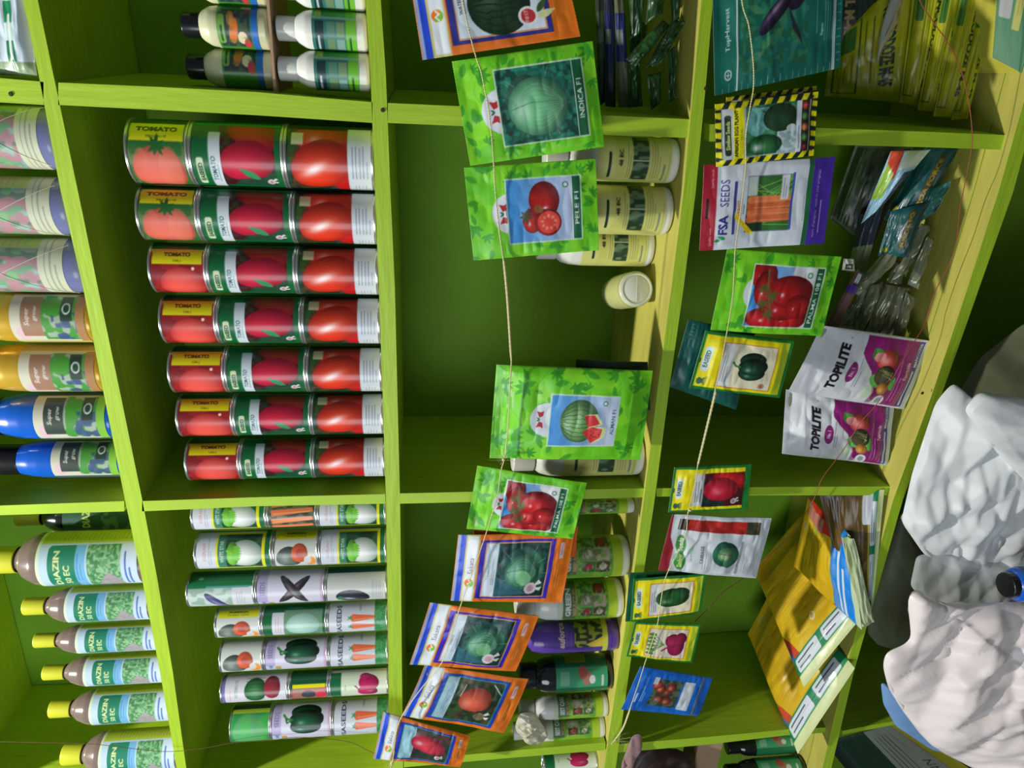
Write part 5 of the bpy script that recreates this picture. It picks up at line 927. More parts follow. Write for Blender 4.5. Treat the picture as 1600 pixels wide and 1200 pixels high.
hang('seed_packet', easeed(80, 125, 'beet', 20), [(992, 972), (1096, 976), (1081, 1036), (979, 1026)], -.032, 'yellow and green packet with pink beetroot', g2, thick=.005, seed=20)
hang('seed_packet', bluepack(95, 150, 21), [(1001, 1042), (1113, 1060), (1091, 1118), (970, 1108)], [-.034, -.028, -.030, -.036], 'bright blue packet with small round tomatoes', g2, thick=.006, seed=21, crinkle=.0014)
# ------------------------------------------------------------------ strings and wires
def cord(name, pts, r, m, label, cat, **kw):
    P = [at(p[0], p[1], p[2]) for p in pts]; o3 = P[0]; me = tube([p-o3 for p in P], r, M[m], name, fac=[q[3] if len(q) > 3 else 1 for q in pts], **kw); o = obj(name, me, loc=o3); tag(o, label, cat); return o
Yu = -.046

cord('twine', [(690, -140, Yu), (722, 0, Yu), (732, 45, Yu), (744, 90, Yu), (751, 110, Yu), (757, 138, Yu), (764, 175, Yu), (770, 235, Yu), (774, 300, -.042), (780, 360, -.042), (786, 402, -.04, 1), (788, 415, -.04, 2.2), (793, 470, -.038, 2.2), (798, 550, -.038, 2.0), (799, 566, -.038, 1.2), (797, 600, -.045), (794, 660, -.045), (789, 712, -.042), (783, 735, -.040), (777, 775, -.040), (765, 815, -.040), (758, 838, -.040), (740, 890, -.044), (721, 942, -.046), (706, 990, -.048), (690, 1036, -.048), (655, 1080, -.044), (625, 1125, -.046), (617, 1160, -.050), (613, 1190, -.050), (600, 1230, -.03)], .0006, 'twine', 'pale sisal twine running down the left row of hanging seed packets', 'string', strands=2, twist=1000, seg=6)
cord('twine', [(1150, -120, -.046), (1159, 0, -.046), (1170, 40, -.046), (1177, 100, -.046), (1177, 140, -.044), (1172, 168, -.044), (1165, 215, -.044), (1165, 262, -.040), (1157, 330, -.040), (1149, 388, -.040), (1145, 460, -.044), (1137, 512, -.042), (1128, 560, -.042), (1118, 606, -.040, 1), (1117, 616, -.04, 2.4), (1106, 662, -.038, 2.4), (1092, 720, -.037, 2.2), (1090, 728, -.037, 1), (1086, 755, -.038), (1075, 800, -.040), (1070, 840, -.046), (1042, 897, -.044), (1034, 930, -.037), (1028, 972, -.038), (1020, 1000, -.038), (1008, 1035, -.038), (997, 1070, -.042), (986, 1102, -.042), (982, 1115, -.036, 2), (972, 1140, -.02, 2), (955, 1163, -.008)], .0006, 'twine', 'pale sisal twine running down the right row of hanging seed packets', 'string', strands=2, twist=1000, seg=6)
cord('copper_wire', [(1420, -60, -.02), (1437, 0, -.02), (1460, 37, -.02), (1480, 65, -.02), (1500, 105, -.02), (1513, 155, -.02), (1519, 207, -.022), (1517, 240, -.022), (1508, 285, -.02), (1500, 325, -.01), (1494, 380, -.005), (1480, 420, .0), (1460, 458, .0), (1447, 500, .0), (1438, 519, -.005), (1415, 556, -.012), (1373, 627, -.012), (1345, 660, -.01), (1317, 704, -.005), (1285, 747, -.01), (1272, 779, -.01), (1240, 830, .0), (1200, 870, .0), (1158, 906, 0), (1130, 925, 0), (1110, 948, 0), (1086, 971, -.01)], .0007, 'red_wire', 'thin reddish wire sagging across the two white and magenta pouches', 'wire', seg=6)
cord('brown_thread', [(-40, 1158, -.01), (60, 1160, -.012), (150, 1163, -.012), (250, 1174, -.012), (310, 1170, -.012), (370, 1160, -.01), (420, 1157, -.01), (470, 1152, -.01), (540, 1158, -.012), (570, 1170, -.02), (600, 1185, -.03)], .0005, 'brown_wire', 'thin brown thread along the bottom of the picture, past the mixed vegetable tins', 'thread', seg=5)
rng = random.Random(4)
def fray(px, py, Y, n, L, name, label):
    o3 = at(px, py, Y); V = []; F = []; off = 0
    for i in range(n):
        a = rng.random()*6.28; l = L*(.4+.6*rng.random()); c = [np.array([0, 0, 0.])]
        d = np.array([math.cos(a), -.15+.3*rng.random(), math.sin(a)])
        for k in range(4): c.append(c[-1]+d*l/4+np.array([rng.uniform(-1, 1), 0, rng.uniform(-1, 1)-.2])*l*.09)
        me = tube(c, .0002, M['twine'], seg=3, sub=3); v = np.zeros(len(me.vertices)*3); me.vertices.foreach_get('co', v); f = np.zeros(len(me.loops), np.int32); me.loops.foreach_get('vertex_index', f)
        V.append(v.reshape(-1, 3)); F.append(f.reshape(-1, 4)+off); off += len(me.vertices); bpy.data.meshes.remove(me)
    k = lathe([(.0001, -.003), (.0022, -.002), (.0028, 0), (.0022, .002), (.0001, .003)], M['twine'], 8, cap=False); v = np.zeros(len(k.vertices)*3); k.vertices.foreach_get('co', v); f = np.zeros(len(k.loops), np.int32); k.loops.foreach_get('vertex_index', f)
    V.append(v.reshape(-1, 3)); F.append(f.reshape(-1, 4)+off); bpy.data.meshes.remove(k)
    o = obj(name, raw_mesh(name, np.vstack(V), np.vstack(F), M['twine']), loc=o3); tag(o, label, 'knot'); return o
fray(787, 718, -.046, 16, .022, 'twine_knot', 'frayed twine knot just below the striped watermelon packet')
fray(612, 1192, -.048, 22, .03, 'twine_knot', 'bushy frayed twine knot under the smallest orange packet')
fray(962, 1156, -.010, 26, .035, 'twine_knot', 'loose frayed twine end tied below the bright blue packet')
fray(1078, 797, -.042, 8, .010, 'twine_knot', 'small twine knot between the crimson pepper packet and the silver white packet')

# ------------------------------------------------------------------ pouches and packs on the boards
def onb(px, py, k, lift=.003):
    z = TOPZ[k](at(px, py, .1)[0])+lift; p = atz(px, py, z); return p[1]
def pouch(name, art, cor, Y, label, cat='pouch', group=None, k=4, **kw):
    Ys = [onb(c[0], c[1], k) if y == 'b' else y for c, y in zip(cor, Y if not np.isscalar(Y) else [Y]*4)]
    o = sheet(name, art, cor, Ys, **kw); tag(o, label, cat, group); return o
def flip(a): a.a = a.a[::-1, ::-1].copy(); return a
# row of yellow pouches, right-hand compartment of the lowest shelf; their wording stands on its head
def mz(seed, txt='MANCODOZE M-45', w=60, h=150):
    a = Art(h, w, (178, 178, 16), 2.4, seed); a.noise(0, 0, h, w, (150, 150, 14), 18, .5); a.text(txt, h*.5, w*.32, w*.15, (34, 54, 20), bold=.05, wide=h*.72); a.lines(h*.15, w*.5, h*.7, 2, 5, (90, 96, 20), 1); a.frame(h*.06, w*.64, h*.94, w*.94, 1.2, (50, 90, 30)); a.rect(h*.1, w*.7, h*.4, w*.9, (60, 110, 40), 3); a.lines(h*.45, w*.72, h*.45, 3, 5, (110, 110, 30)); a.rect(0, 0, h, w*.1, (200, 200, 30))
    return flip(a)
g3 = 'yellow fungicide pouches with upside-down wording'
a = Art(150, 110, (24, 44, 26), 2.2, 41); a.rect(0, 60, 150, 82, (14, 26, 20)); a.text('AFIL M-45', 60, 71, 13, (150, 130, 80), bold=.05); a.ell(30, 30, 13, 13, (80, 110, 70)); a.ell(30, 30, 11, 11, (24, 44, 26)); a.lines(20, 94, 100, 3, 5, (60, 80, 60))
pouch('fungicide_pouch', flip(a), [(1285, -50), (1412, -50), (1396, 100), (1280, 110)], [.20, .16, .16, .20], 'dark green pouch with big brown letters, behind the yellow ones at the top', thick=.03, seed=40)
pouch('fungicide_pouch', mz(42), [(1300, 60), (1442, -60), (1424, 162), (1288, 150)], [.19, .13, .13, .19], 'broad yellow pouch, leftmost of the yellow pouches in the photo top right', group=g3, thick=.03, seed=41, crinkle=.0025)
pouch('fungicide_pouch', Art(80, 30, (170, 160, 120), 2), [(1395, -50), (1425, -50), (1388, 50), (1374, 98)], [.14, .12, .12, .13], 'crumpled silvery pouch edge wedged between the dark green and yellow pouches', m='foil', thick=.01, seed=47, crinkle=.004)
pouch('fungicide_pouch', mz(43), [(1432, -60), (1496, -60), (1446, 170), (1406, 160)], [.12, .11, .11, .12], 'narrow yellow pouch, second from left of the yellow ones', group=g3, thick=.022, seed=42, crinkle=.002)
pouch('fungicide_pouch', mz(44), [(1478, -60), (1530, -60), (1468, 176), (1434, 172)], [.105, .10, .09, .10], 'narrow yellow pouch, middle one of the five yellow ones', group=g3, thick=.02, seed=43, crinkle=.002)
pouch('fungicide_pouch', mz(45), [(1508, -60), (1556, -60), (1492, 184), (1458, 182)], [.09, .085, .08, .085], 'narrow yellow pouch, fourth from left of the five yellow ones', group=g3, thick=.02, seed=44, crinkle=.002)
pouch('fungicide_pouch', mz(46), [(1545, -60), (1572, -60), (1512, 186), (1486, 188)], [.075, .07, .068, .075], 'narrow yellow pouch, rightmost of the yellow ones', group=g3, thick=.015, seed=45, crinkle=.002)
# carton on the front edge
t = empty('carton', at(1571, 100, .0)); o3 = np.array(t.location)
a = Art(90, 60, (70, 130, 92), 2.4, 48); a.rect(0, 22, 60, 34, (180, 180, 90)); a.lines(4, 25, 50, 3, 3.5, (120, 120, 60)); a.text('HORIZON', 30, 10, 7, (190, 210, 206), bold=.03); a.rect(30, 38, 52, 56, (170, 172, 170), 2); a.rect(0, 0, 4, 60, (120, 200, 50))
fc = [at(1563, -70, .035), at(1650, -70, .0), at(1596, 114, .0), at(1551, 90, .035)]
s_ = sheet('printed_panel', flip(a), None, world=[fc[3]-o3, fc[0]-o3, fc[1]-o3, fc[2]-o3], thick=.0004, crinkle=.0002, m='paper', parent=t)
TLb = [p+np.array([0, .08, .0]) for p in fc]
M['yellow_card'] = mat('yellow_card', (196, 190, 70), .6)
obj('carton_body', prism([p-o3+np.array([0, .0015, 0]) for p in (fc[3], fc[0], fc[1], fc[2])], [p-o3 for p in (TLb[3], TLb[0], TLb[1], TLb[2])], M['yellow_card'], 'carton_body'), t)
tag(t, 'green and yellow printed carton in the photo top right corner', 'carton')
# dark shiny sachets and books of sachets, right-hand compartment of the middle row
def dk(seed):
    a = Art(60, 150, (26, 52, 24), 2.0, seed); a.noise(0, 0, 60, 150, (40, 96, 40), 9, .8); a.noise(0, 0, 60, 150, (90, 130, 80), 4, .5, .78); return a
for i, (c4, Y, cr) in enumerate([([(928, -60), (946, -60), (948, 158), (936, 166)], .10, .001), ([(944, -60), (958, -60), (962, 168), (946, 166)], .09, .001), ([(958, -60), (972, -60), (984, 168), (966, 168)], .08, .001)]):
    a = Art(30, 160, [(40, 52, 44), (24, 34, 64), (92, 96, 70)][i], 2.0, 50+i); a.rect(10, 0, 20, 160, [(60, 80, 50), (20, 30, 90), (30, 40, 96)][i]); a.lines(15, 10, 140, 1, 3, (110, 120, 110), 3, rot=90)
    pouch('seed_pouch', a, c4, Y, ['dull green narrow pouch, leftmost of three behind the cabbage packet', 'navy narrow pouch, middle of three behind the cabbage packet', 'olive and blue narrow pouch touching the dark green foil sachets'][i], group='narrow pouches behind the cabbage packet', k=3, thick=.012, seed=50+i)
dks = [([(980, -60), (1012, -60), (1002, 50), (985, 62)], .08), ([(1020, -60), (1046, -60), (1036, 20), (1010, 38)], .06), ([(978, 92), (1036, 30), (1046, 40), (988, 112)], .06), ([(1008, 108), (1050, 30), (1072, 34), (1032, 100)], .05), ([(982, 100), (1000, 96), (1004, 166), (984, 168)], .07), ([(1012, 118), (1034, 112), (1032, 160), (1018, 172)], .05), ([(1044, 80), (1058, 70), (1056, 155), (1046, 160)], .04), ([(1042, -60), (1070, -60), (1062, 30), (1050, 36)], .05), ([(985, 20), (1012, 40), (1000, 100), (984, 92)], .10)]
dl = ['at the photo top edge beside the olive pouch', 'at the photo top edge, second from left', 'long and narrow, slanting across the middle of the heap', 'broad and bright, slanting at the right of the heap', 'lowest left, beside the olive pouch foot', 'short, at the middle of the heap lower end', 'thin and dark, rightmost, next to bare board', 'rightmost one at the photo top edge', 'small, between the top left one and the slanting narrow one']
for i, (c4, Y) in enumerate(dks): pouch('seed_sachet', dk(60+i), c4, Y, 'dark green foil sachet '+dl[i], cat='sachet', group='crumpled dark green foil sachets', k=3, thick=.012, seed=60+i, crinkle=.003, step=1.4)

# middle compartment of the lowest shelf
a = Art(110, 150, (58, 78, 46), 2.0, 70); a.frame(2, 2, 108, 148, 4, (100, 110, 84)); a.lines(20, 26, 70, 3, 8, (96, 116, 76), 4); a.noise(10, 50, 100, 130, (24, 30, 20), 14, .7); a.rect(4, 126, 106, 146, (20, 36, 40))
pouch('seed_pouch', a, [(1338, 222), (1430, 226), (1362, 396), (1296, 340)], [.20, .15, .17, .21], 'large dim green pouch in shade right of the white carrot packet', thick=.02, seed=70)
a = Art(60, 130, (150, 190, 214), 2.2, 71); a.poly([(60, 0), (60, 46), (36, 60), (30, 20)], (196, 70, 50)); a.poly([(20, 0), (50, 8), (40, 50), (18, 60)], (150, 190, 70)); a.rect(44, 60, 60, 130, (206, 214, 196)); a.rect(0, 90, 40, 130, (50, 60, 76))
pouch('seed_pouch', a, [(1392, 236), (1454, 234), (1380, 322), (1345, 350)], [.085, .065, .085, .10], 'glossy pale blue pouch with red and green motif and white edge', thick=.02, seed=71, crinkle=.003)
a = Art(60, 130, (160, 170, 130), 2.0, 72); a.rect(26, 0, 60, 130, (60, 70, 84))
pouch('seed_pouch', a, [(1345, 335), (1382, 318), (1352, 428), (1322, 425)], [.16, .13, .13, .16], 'grey lower fold of a pouch below the pale blue one', thick=.015, seed=72, crinkle=.002)
def teal(seed, txt):
    a = Art(120, 75, (22, 84, 84), 2.2, seed); a.noise(0, 0, 120, 75, (20, 74, 90), 20, .7); a.rect(20, 44, 112, 60, (74, 64, 40), 5); a.text(txt, 66, 52, 9, (150, 140, 44), bold=.04, wide=80); a.rect(0, 66, 120, 75, (20, 60, 66)); a.ell(20, 14, 7, 7, (170, 160, 40)); return a
pouch('fungicide_pouch', teal(73, 'FUROA FORCE'), [(1446, 228), (1498, 232), (1424, 372), (1380, 342)], [.10, .07, .09, .12], 'teal lettered pouch, longer and higher in the picture of two', group='teal pouches', thick=.018, seed=73, crinkle=.002)
pouch('fungicide_pouch', teal(74, 'FUROA FO'), [(1392, 330), (1450, 316), (1418, 402), (1372, 400)], [.09, .065, .07, .10], 'teal lettered pouch, shorter and lower in the picture of two', group='teal pouches', thick=.016, seed=74, crinkle=.002)
a = Art(80, 40, (34, 106, 104), 2, 75)
pouch('fungicide_pouch', a, [(1448, 296), (1486, 282), (1462, 330), (1440, 346)], [.08, .06, .06, .08], 'plain teal pouch corner sticking out to the right of the lettered ones', group='teal pouches', thick=.012, seed=75, crinkle=.003)
M['silver'] = mat('silver_foil', None, .28, .25, bump=.3, bscale=45, coat=.2)
def sil(seed, b=(118, 122, 92)):
    a = Art(40, 120, b, 2, seed); a.noise(0, 0, 40, 120, (150, 154, 130), 14, .6); a.rect(0, 100, 40, 120, (84, 88, 64)); a.rect(0, 0, 4, 120, (170, 174, 160)); return a
sv = [([(1392, 384), (1404, 392), (1352, 472), (1330, 452)], .09), ([(1440, 349), (1456, 354), (1418, 428), (1392, 440)], .075), ([(1448, 369), (1461, 374), (1434, 452), (1418, 444)], .06), ([(1348, 452), (1366, 440), (1338, 512), (1306, 516)], .09), ([(1362, 446), (1382, 440), (1352, 522), (1330, 520)], .08), ([(1384, 444), (1404, 446), (1370, 526), (1350, 524)], .075), ([(1404, 448), (1424, 450), (1398, 528), (1372, 526)], .07), ([(1416, 456), (1432, 466), (1412, 530), (1392, 530)], .062), ([(1400, 410), (1424, 404), (1402, 456), (1376, 452)], .085), ([(1336, 440), (1356, 425), (1346, 448), (1334, 462)], .08)]
sl = ['broad, pointing up towards the lettered teal pouches', 'long, slanting, between the teal pouches and the rightmost one', 'long and pale, furthest right of the heap, upper tier', 'leftmost of the lower five, beside the pinkish pouch', 'second from left of the lower five', 'middle one of the lower five', 'fourth from left of the lower five', 'rightmost of the lower five, beside bare board', 'short, in the middle of the heap', 'small folded corner beside the pink edged pouch']
for i, (c4, Y) in enumerate(sv): pouch('foil_sachet', sil(80+i), c4, Y, 'grey foil sachet, '+sl[i], cat='sachet', group='heap of grey foil sachets', m='silver', thick=.014, seed=80+i, crinkle=.003, step=1.3, back=(120, 124, 100))
a = Art(26, 120, (120, 86, 78), 2.2, 90); a.rect(17, 0, 20, 120, (84, 50, 150)); a.rect(20, 30, 26, 120, (50, 54, 70)); a.lines(23, 34, 84, 1, 4, (206, 210, 214), 4, rot=90)
pouch('fungicide_pouch', flip(a) if False else a, [(1340, 420), (1352, 428), (1306, 520), (1284, 520)], [.075, .07, .06, .065], 'brownish pink pouch edge with white lettering beside the grey foil sachets', thick=.008, seed=90)
a = Art(20, 16, (170, 172, 160), 3, 91); a.rect(3, 3, 11, 13, (30, 30, 30)); a.rect(5, 5, 9, 11, (170, 170, 160))
pouch('price_tag', a, [(1318, 404), (1334, 404), (1336, 424), (1316, 422)], .07, 'small pale tag with a dark square near the grey foil sachets', cat='tag', thick=.001, seed=91, m='paper')
# the two white and magenta pouches
ta = topilite(135, 190, 92)
pouch('fungicide_pouch', ta, [(1285, 509), (1457, 533), (1412, 640), (1232, 611)], [.015, .026, .026, .015], 'white and magenta pouch, the upper and brighter of two', group='white and magenta pouches', thick=.018, seed=92, crinkle=.002)
pouch('fungicide_pouch', ta, [(1229, 609), (1398, 632), (1385, 727), (1221, 708)], [.035, .032, .026, .035], 'white and magenta pouch, the lower one tucked behind the other', group='white and magenta pouches', thick=.02, seed=94, crinkle=.003)
# large printed packs, left part of the lowest shelf
def pack(seed, W=150, H=190, red=True, blue=False):
    a = Art(W, H, (214, 178, 30), 2.0, seed); a.noise(0, 0, W, H, (196, 156, 26), 26, .6); a.lines(16, 20, W*.72, 22, 5.2, (160, 122, 26), .8, .45)
    a.poly([(0, H*.6), (14, H*.7), (26, H*.84), (0, H*.84)], (196, 70, 50)); a.poly([(0, H*.7), (8, H*.8), (14, H*.84), (0, H*.84)], (40, 110, 200))
    if blue:
        a.rect(0, H*.66, W, H, (20, 130, 222)); a.noise(0, H*.66, W, H*.75, (120, 150, 210), 10, .6); a.lines(10, H*.78, W*.86, 2, 13, (206, 216, 226), 6); a.rect(0, H*.94, W, H, (190, 206, 170)); a.poly([(W, 0), (W, H*.8), (W*.84, H*.84), (W*.8, H*.3)], (196, 44, 40)); a.ell(W*.8, H*.36, 13, 9, (170, 170, 60)); a.rect(W*.8, H*.1, W*.95, H*.5, (190, 120, 110), o=.6)
    else:
        a.rect(0, H*.81, W, H*.925, (20, 128, 84)); a.rect(W*.04, H*.823, W*.46, H*.915, (206, 214, 222), 3); a.rect(W*.54, H*.823, W*.92, H*.915, (206, 214, 222), 3); a.lines(W*.08, H*.85, W*.34, 2, 7, (60, 70, 90), 2); a.lines(W*.58, H*.85, W*.3, 2, 7, (60, 70, 90), 2); a.rect(0, H*.925, W, H, (206, 216, 160)); a.ell(W*.52, H*.70, 6, 6, (206, 206, 190)); a.ell(W*.52, H*.70, 4, 4, (190, 160, 60))
    return a
pouch('seed_pack', pack(100), [(1218, 900), (1336, 1044), (1246, 1178), (1168, 990)], [.22, -.04, -.04, .21], 'yellow printed pack with green band, lowest in the picture of the pile', cat='pack', group='large yellow printed packs', thick=.028, seed=100, crinkle=.002)
pouch('seed_pack', pack(101), [(1262, 795), (1342, 970), (1256, 1074), (1178, 890)], [.21, -.032, -.024, .21], 'yellow printed pack with green band, overlapped by the blue edged pack', cat='pack', group='large yellow printed packs', thick=.028, seed=101, crinkle=.002)
pouch('seed_pack', pack(102, blue=True), [(1262, 776), (1328, 838), (1348, 984), (1240, 884)], [.12, -.02, -.05, .11], 'yellow pack with bright blue lettered edge slumped over the others', cat='pack', group='large yellow printed packs', thick=.026, seed=102, crinkle=.003, sag=.0)
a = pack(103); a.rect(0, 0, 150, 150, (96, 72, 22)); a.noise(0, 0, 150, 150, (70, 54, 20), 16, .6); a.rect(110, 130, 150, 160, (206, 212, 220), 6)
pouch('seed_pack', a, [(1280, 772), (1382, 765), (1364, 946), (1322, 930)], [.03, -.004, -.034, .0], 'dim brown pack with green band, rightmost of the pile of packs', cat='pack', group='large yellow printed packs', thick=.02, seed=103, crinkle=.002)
M['film_back'] = mat('cream_film_back', None, .3, bump=.3, bscale=40)
a = Art(60, 60, (186, 200, 160), 1.5, 104); a.noise(0, 0, 60, 60, (150, 168, 120), 12, .7)
pouch('clear_bag', a, [(1315, 838), (1334, 842), (1366, 972), (1344, 985)], [-.01, -.03, -.055, -.04], 'crinkled cream film bag edge hanging in front of the blue lettered pack', cat='bag', thick=.014, seed=104, crinkle=.004)
# top right corner bag
a = Art(120, 90, (196, 212, 222), 2.2, 110); a.rect(0, 62, 120, 72, (170, 200, 190)); a.rect(12, 60, 40, 72, (20, 110, 70)); a.rect(60, 60, 84, 72, (20, 130, 80)); a.lines(18, 20, 60, 6, 6, (120, 160, 150), 1); a.rect(0, 0, 16, 90, (130, 156, 120)); a.lines(20, 67, 90, 1, 3, (214, 224, 224), 4)
pouch('seed_pouch', a, [(-60, -50), (36, -50), (59, 119), (-50, 116)], [.02, .006, .006, .02], 'white pouch with green printed strip in the photo top left corner', cat='pouch', k=1, thick=.02, seed=110, crinkle=.002)

# ------------------------------------------------------------------ sacks and bags under the lowest board
_cr = {}
def crumple(x, z, seed, scale):
    """creased film: two envelopes of shallow caps at two sizes give straight sharp folds"""
    if seed not in _cr:
        rg = np.random.RandomState(seed*7+1); _cr[seed] = [(rg.rand(90, 2)*2-1, rg.randn(90, 2)*.9, rg.rand(90)*.35, rg.rand()*3) for _ in range(4)]
    f = np.zeros(len(x))
    for n, (c, g, b_, ang) in enumerate(_cr[seed]):
        k = scale*(.26 if n < 2 else .8); ca, sa = math.cos(ang), math.sin(ang); q = np.stack([(x*ca+z*sa)*k*.5, (-x*sa+z*ca)*k*1.5], -1)
        q = (q+50) % 2-1; d = q[:, None, :]-c[None]; d = (d+1) % 2-1; e = ((d*g).sum(-1)-4.0*(d*d).sum(-1)+b_).max(1)
        f += (1 if n % 2 == 0 else -1)*(e-.5)*(2.6 if n < 2 else 1.2)
    return f
def heap(name, outline, Y, bulge, m, label, cat='sack', seed=0, fold=.010, scale=9.0, stretch=(1, 1, 1), NR=90, NT=240, back=.5, skew=0.0, parent=None):
    pts = np.array([at(p[0], p[1], Y) if len(p) == 2 else np.array(p, float) for p in outline]); pts[:, 1] = Y
    seg = np.linalg.norm(np.roll(pts, -1, 0)-pts, axis=1); s = np.r_[0, np.cumsum(seg)]; q = np.linspace(0, s[-1], NT, endpoint=False); cl = np.vstack([pts, pts[:1]])
    Bd = np.stack([np.interp(q, s, cl[:, k]) for k in range(3)], 1); K = np.array([1, 2, 3, 2, 1.]); K /= K.sum(); Bd = sum(np.roll(Bd, k-2, 0)*K[k] for k in range(5)); c = Bd.mean(0)
    t = np.linspace(0, 1, NR+1)[1:]; V = [c[None]]; sgn = -1
    def surf(sgn, h):
        out = [];
        for tt in t:
            P = c+(Bd-c)*tt; e = h*math.sqrt(max(0, 1-tt**2.4)); N = crumple(P[:, 0], P[:, 2], seed, scale)
            out.append(P+np.array([0, 1, 0])*sgn*(e+fold*N*(.3+.7*math.sqrt(max(0, 1-tt**6))))[:, None])
        return out
    fr = surf(-1, bulge); bk = surf(1, bulge*back)
    cf = fr[0].mean(0)+np.array([0, -.002, 0]); cb_ = bk[0].mean(0); rim = (fr[-1]+bk[-1])/2; fr[-1] = rim; bk[-1] = rim
    V = np.vstack([cf[None]]+fr+[cb_[None]]+bk); F = []
    o2 = 1+NR*NT
    for j in range(NT):
        j2 = (j+1) % NT; F.append((0, 1+j, 1+j2)); F.append((o2, o2+1+j2, o2+1+j))
        for i in range(NR-1):
            a_, b_ = 1+i*NT, 1+(i+1)*NT; F.append((a_+j, b_+j, b_+j2, a_+j2)); F.append((o2+a_+j2, o2+b_+j2, o2+b_+j, o2+a_+j))
    base = np.array([c[0], c[1], V[:, 2].min()]); me = raw_mesh(name, V-base, F, M[m]); o = obj(name, me, parent, loc=base)
    if label: tag(o, label, cat)
    return o
def flo(px, py, Y, z=.012): p = at(px, py, Y); return (p[0], Y, z)
heap('woven_sack', [(1500, 610), (1530, 560), (1600, 505), (1700, 480), flo(1700, 470, .01), flo(1700, 760, .01), (1700, 800), (1600, 760), (1540, 690)], .01, .03, 'sack_green', 'dull grey green sack at the right edge above the white bags', seed=1, fold=.012, scale=7)
heap('plastic_bag', [(1462, 628), (1490, 596), (1506, 612), (1524, 650), (1560, 690), (1640, 730), flo(1700, 700, -.09), flo(1700, 905, -.09), (1650, 905), (1560, 895), (1500, 893), (1445, 868), (1408, 815), (1425, 740)], -.09, .035, 'sack', 'large crumpled white plastic bag at the right, above the pinkish sack', 'bag', seed=2, fold=.016, scale=13)
heap('plastic_bag', [(1505, 640), (1530, 612), (1600, 620), (1700, 640), flo(1700, 640, -.165), flo(1700, 800, -.165), (1680, 780), (1610, 760), (1560, 710)], -.165, .025, 'sack', 'smaller white film bag with long folds, overlapping the large white bag top', 'bag', seed=3, fold=.014, scale=11)
heap('clear_bag', [(1432, 868), (1470, 862), (1560, 875), (1660, 880), flo(1700, 880, -.09), flo(1700, 960, -.09), (1640, 958), (1520, 952), (1450, 945), (1422, 915)], -.09, .02, 'sack_grey', 'semi clear grey film bag between the white bag and the pinkish sack', 'bag', seed=4, fold=.010, scale=12)
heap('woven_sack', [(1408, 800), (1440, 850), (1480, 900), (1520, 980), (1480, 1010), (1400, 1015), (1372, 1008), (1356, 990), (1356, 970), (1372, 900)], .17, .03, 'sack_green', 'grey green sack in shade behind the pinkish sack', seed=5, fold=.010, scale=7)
heap('woven_sack', [(1418, 932), (1432, 922), (1480, 944), (1600, 940), (1700, 960), flo(1720, 940, -.16), flo(1720, 1230, -.16), (1680, 1225), (1600, 1205), (1540, 1195), (1480, 1180), (1440, 1150), (1410, 1110), (1388, 1075), (1379, 1040), (1384, 1018), (1404, 1012), (1424, 1000)], -.16, .05, 'sack_pink', 'pinkish white crumpled sack filling the photo bottom right', seed=6, fold=.020, scale=12)
M['blue_film'] = mat('blue_white_film', (120, 160, 210), .35, bump=.2, bscale=30)
heap('plastic_bag', [(1376, 1066), (1390, 1070), (1430, 1130), (1490, 1185), (1600, 1215), flo(1640, 1215, -.07), flo(1500, 1180, -.07), (1450, 1168), (1400, 1135), (1380, 1100)], -.07, .02, 'blue_film', 'pale blue edged bag peeping out beneath the pinkish sack', 'bag', seed=7, fold=.006, scale=10, NR=30)
a = Art(170, 150, (22, 62, 42), 2.2, 120); a.rect(70, 0, 170, 150, (22, 62, 42)); a.rect(0, 0, 170, 18, (16, 40, 30)); a.rect(10, 26, 50, 52, (170, 190, 160)); a.leaf(18, 44, 24, 10, -30, (40, 90, 60)); a.text('BU', 84, 40, 20, (150, 180, 150), bold=.05); a.poly([(0, 62), (170, 80), (170, 150), (0, 150)], (150, 156, 140)); [a.line([(6, 70+7*i), (160, 88+7*i)], 1.4, (70, 84, 76)) for i in range(4)]; a.text('29% W/V', 70, 118, 12, (50, 66, 60), rot=5); a.rect(0, 134, 170, 150, (200, 190, 40))
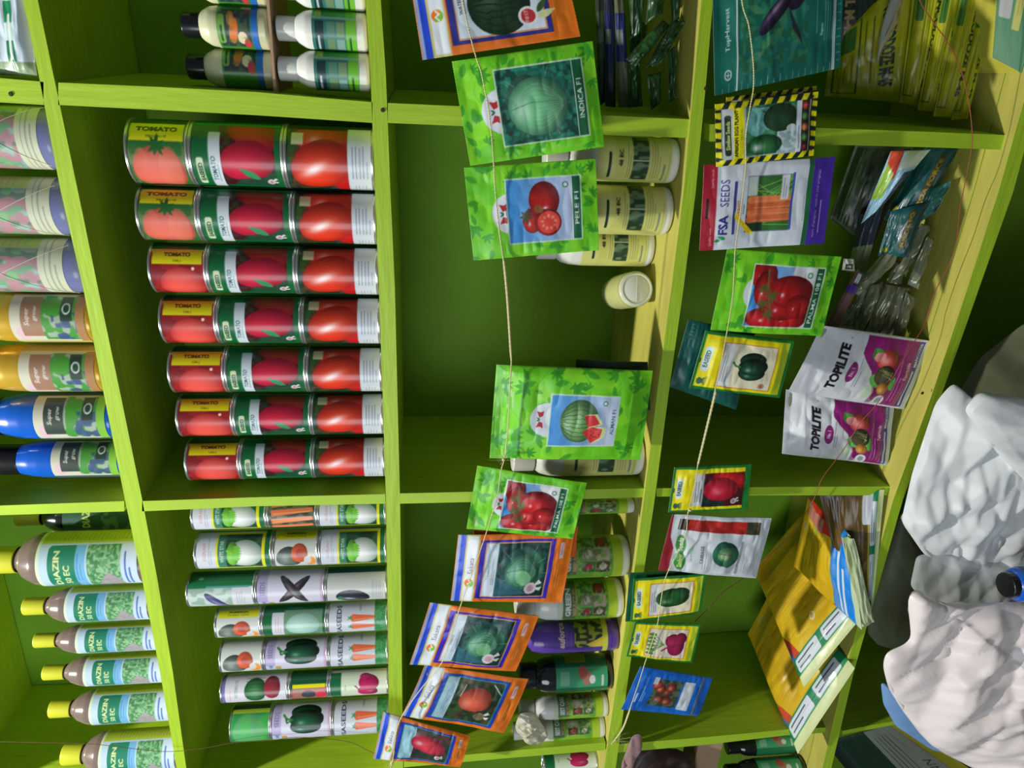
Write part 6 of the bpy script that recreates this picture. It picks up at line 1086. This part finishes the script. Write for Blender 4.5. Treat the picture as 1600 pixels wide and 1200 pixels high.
pouch('fertiliser_bag', flip(a) if False else a, [(1288, 1160), (1402, 1128), (1560, 1230), (1400, 1300)], [.14, .12, .10, .10], 'dark green bag with white lettering at the bottom edge, beneath the pinkish sack', cat='bag', thick=.03, seed=120, crinkle=.002)
a = lab(120, 60, (60, 90, 120), 121); a.noise(0, 0, 120, 60, (120, 90, 150), 8, .8); a.noise(0, 30, 120, 60, (40, 120, 70), 8, .8)
X, Yc, r = spot(1600, 862, 916, -.16); bottle('tiny', 'dome', a, 'blue_plastic', 'black_plastic', X, -.17, zat(1640, 889, -.17), r, .07, 0, 'small blue labelled bottle at the photo right edge between white bags', 'bottle', None, 'pesticide_bottle')
# film tuft on the white cap, things beyond the left upright boards
M['film'] = mat('crumpled_film', (190, 186, 160), .25, bump=.3, bscale=60, coat=.3)
heap('film_tuft', [(803, 1138), (812, 1114), (835, 1112), (846, 1130), (858, 1148), (845, 1164), (822, 1160)], .0, .008, 'film', 'crumpled clear film tuft tied round a white bottle cap', 'film', seed=8, fold=.004, scale=60, NR=14, NT=60)
M['brown_paper'] = mat('dark_brown_paper', (48, 30, 28), .6, bump=.3, bscale=30, var=.3, vscale=20); M['pinkish'] = mat('mauve_wrapping', (150, 118, 118), .6, bump=.3, bscale=30)
heap('wrapped_bundle', [(985, 1172), (1010, 1160), (1040, 1168), (1085, 1178), (1092, 1260), (980, 1280), (962, 1220)], .03, .03, 'brown_paper', 'dark brown bundle at the photo bottom edge, left of the cardboard piece', 'bundle', seed=9, fold=.008, scale=30, NR=20, NT=80)
heap('wrapping_strip', [(988, 1148), (1002, 1146), (1004, 1168), (992, 1186), (976, 1240), (966, 1240), (972, 1190)], -.004, .006, 'pinkish', 'mauve twisted strip hanging beside the dark brown bundle', 'strip', seed=10, fold=.004, scale=40, NR=12, NT=60)
p0, p1, p2 = at(1092, 1159, .045), at(1130, 1159, .045), at(1110, 1260, .045)
bx = obj('cardboard_flap', box_mesh(p0[0]-p2[0], .06, p0[2]-p1[2], M['cardboard'])); bx.location = ((p0[0]+p2[0])/2, .075, p1[2]); tag(bx, 'pale brown plain cardboard piece at the bottom edge of the picture, beside the brown bundle', 'cardboard')
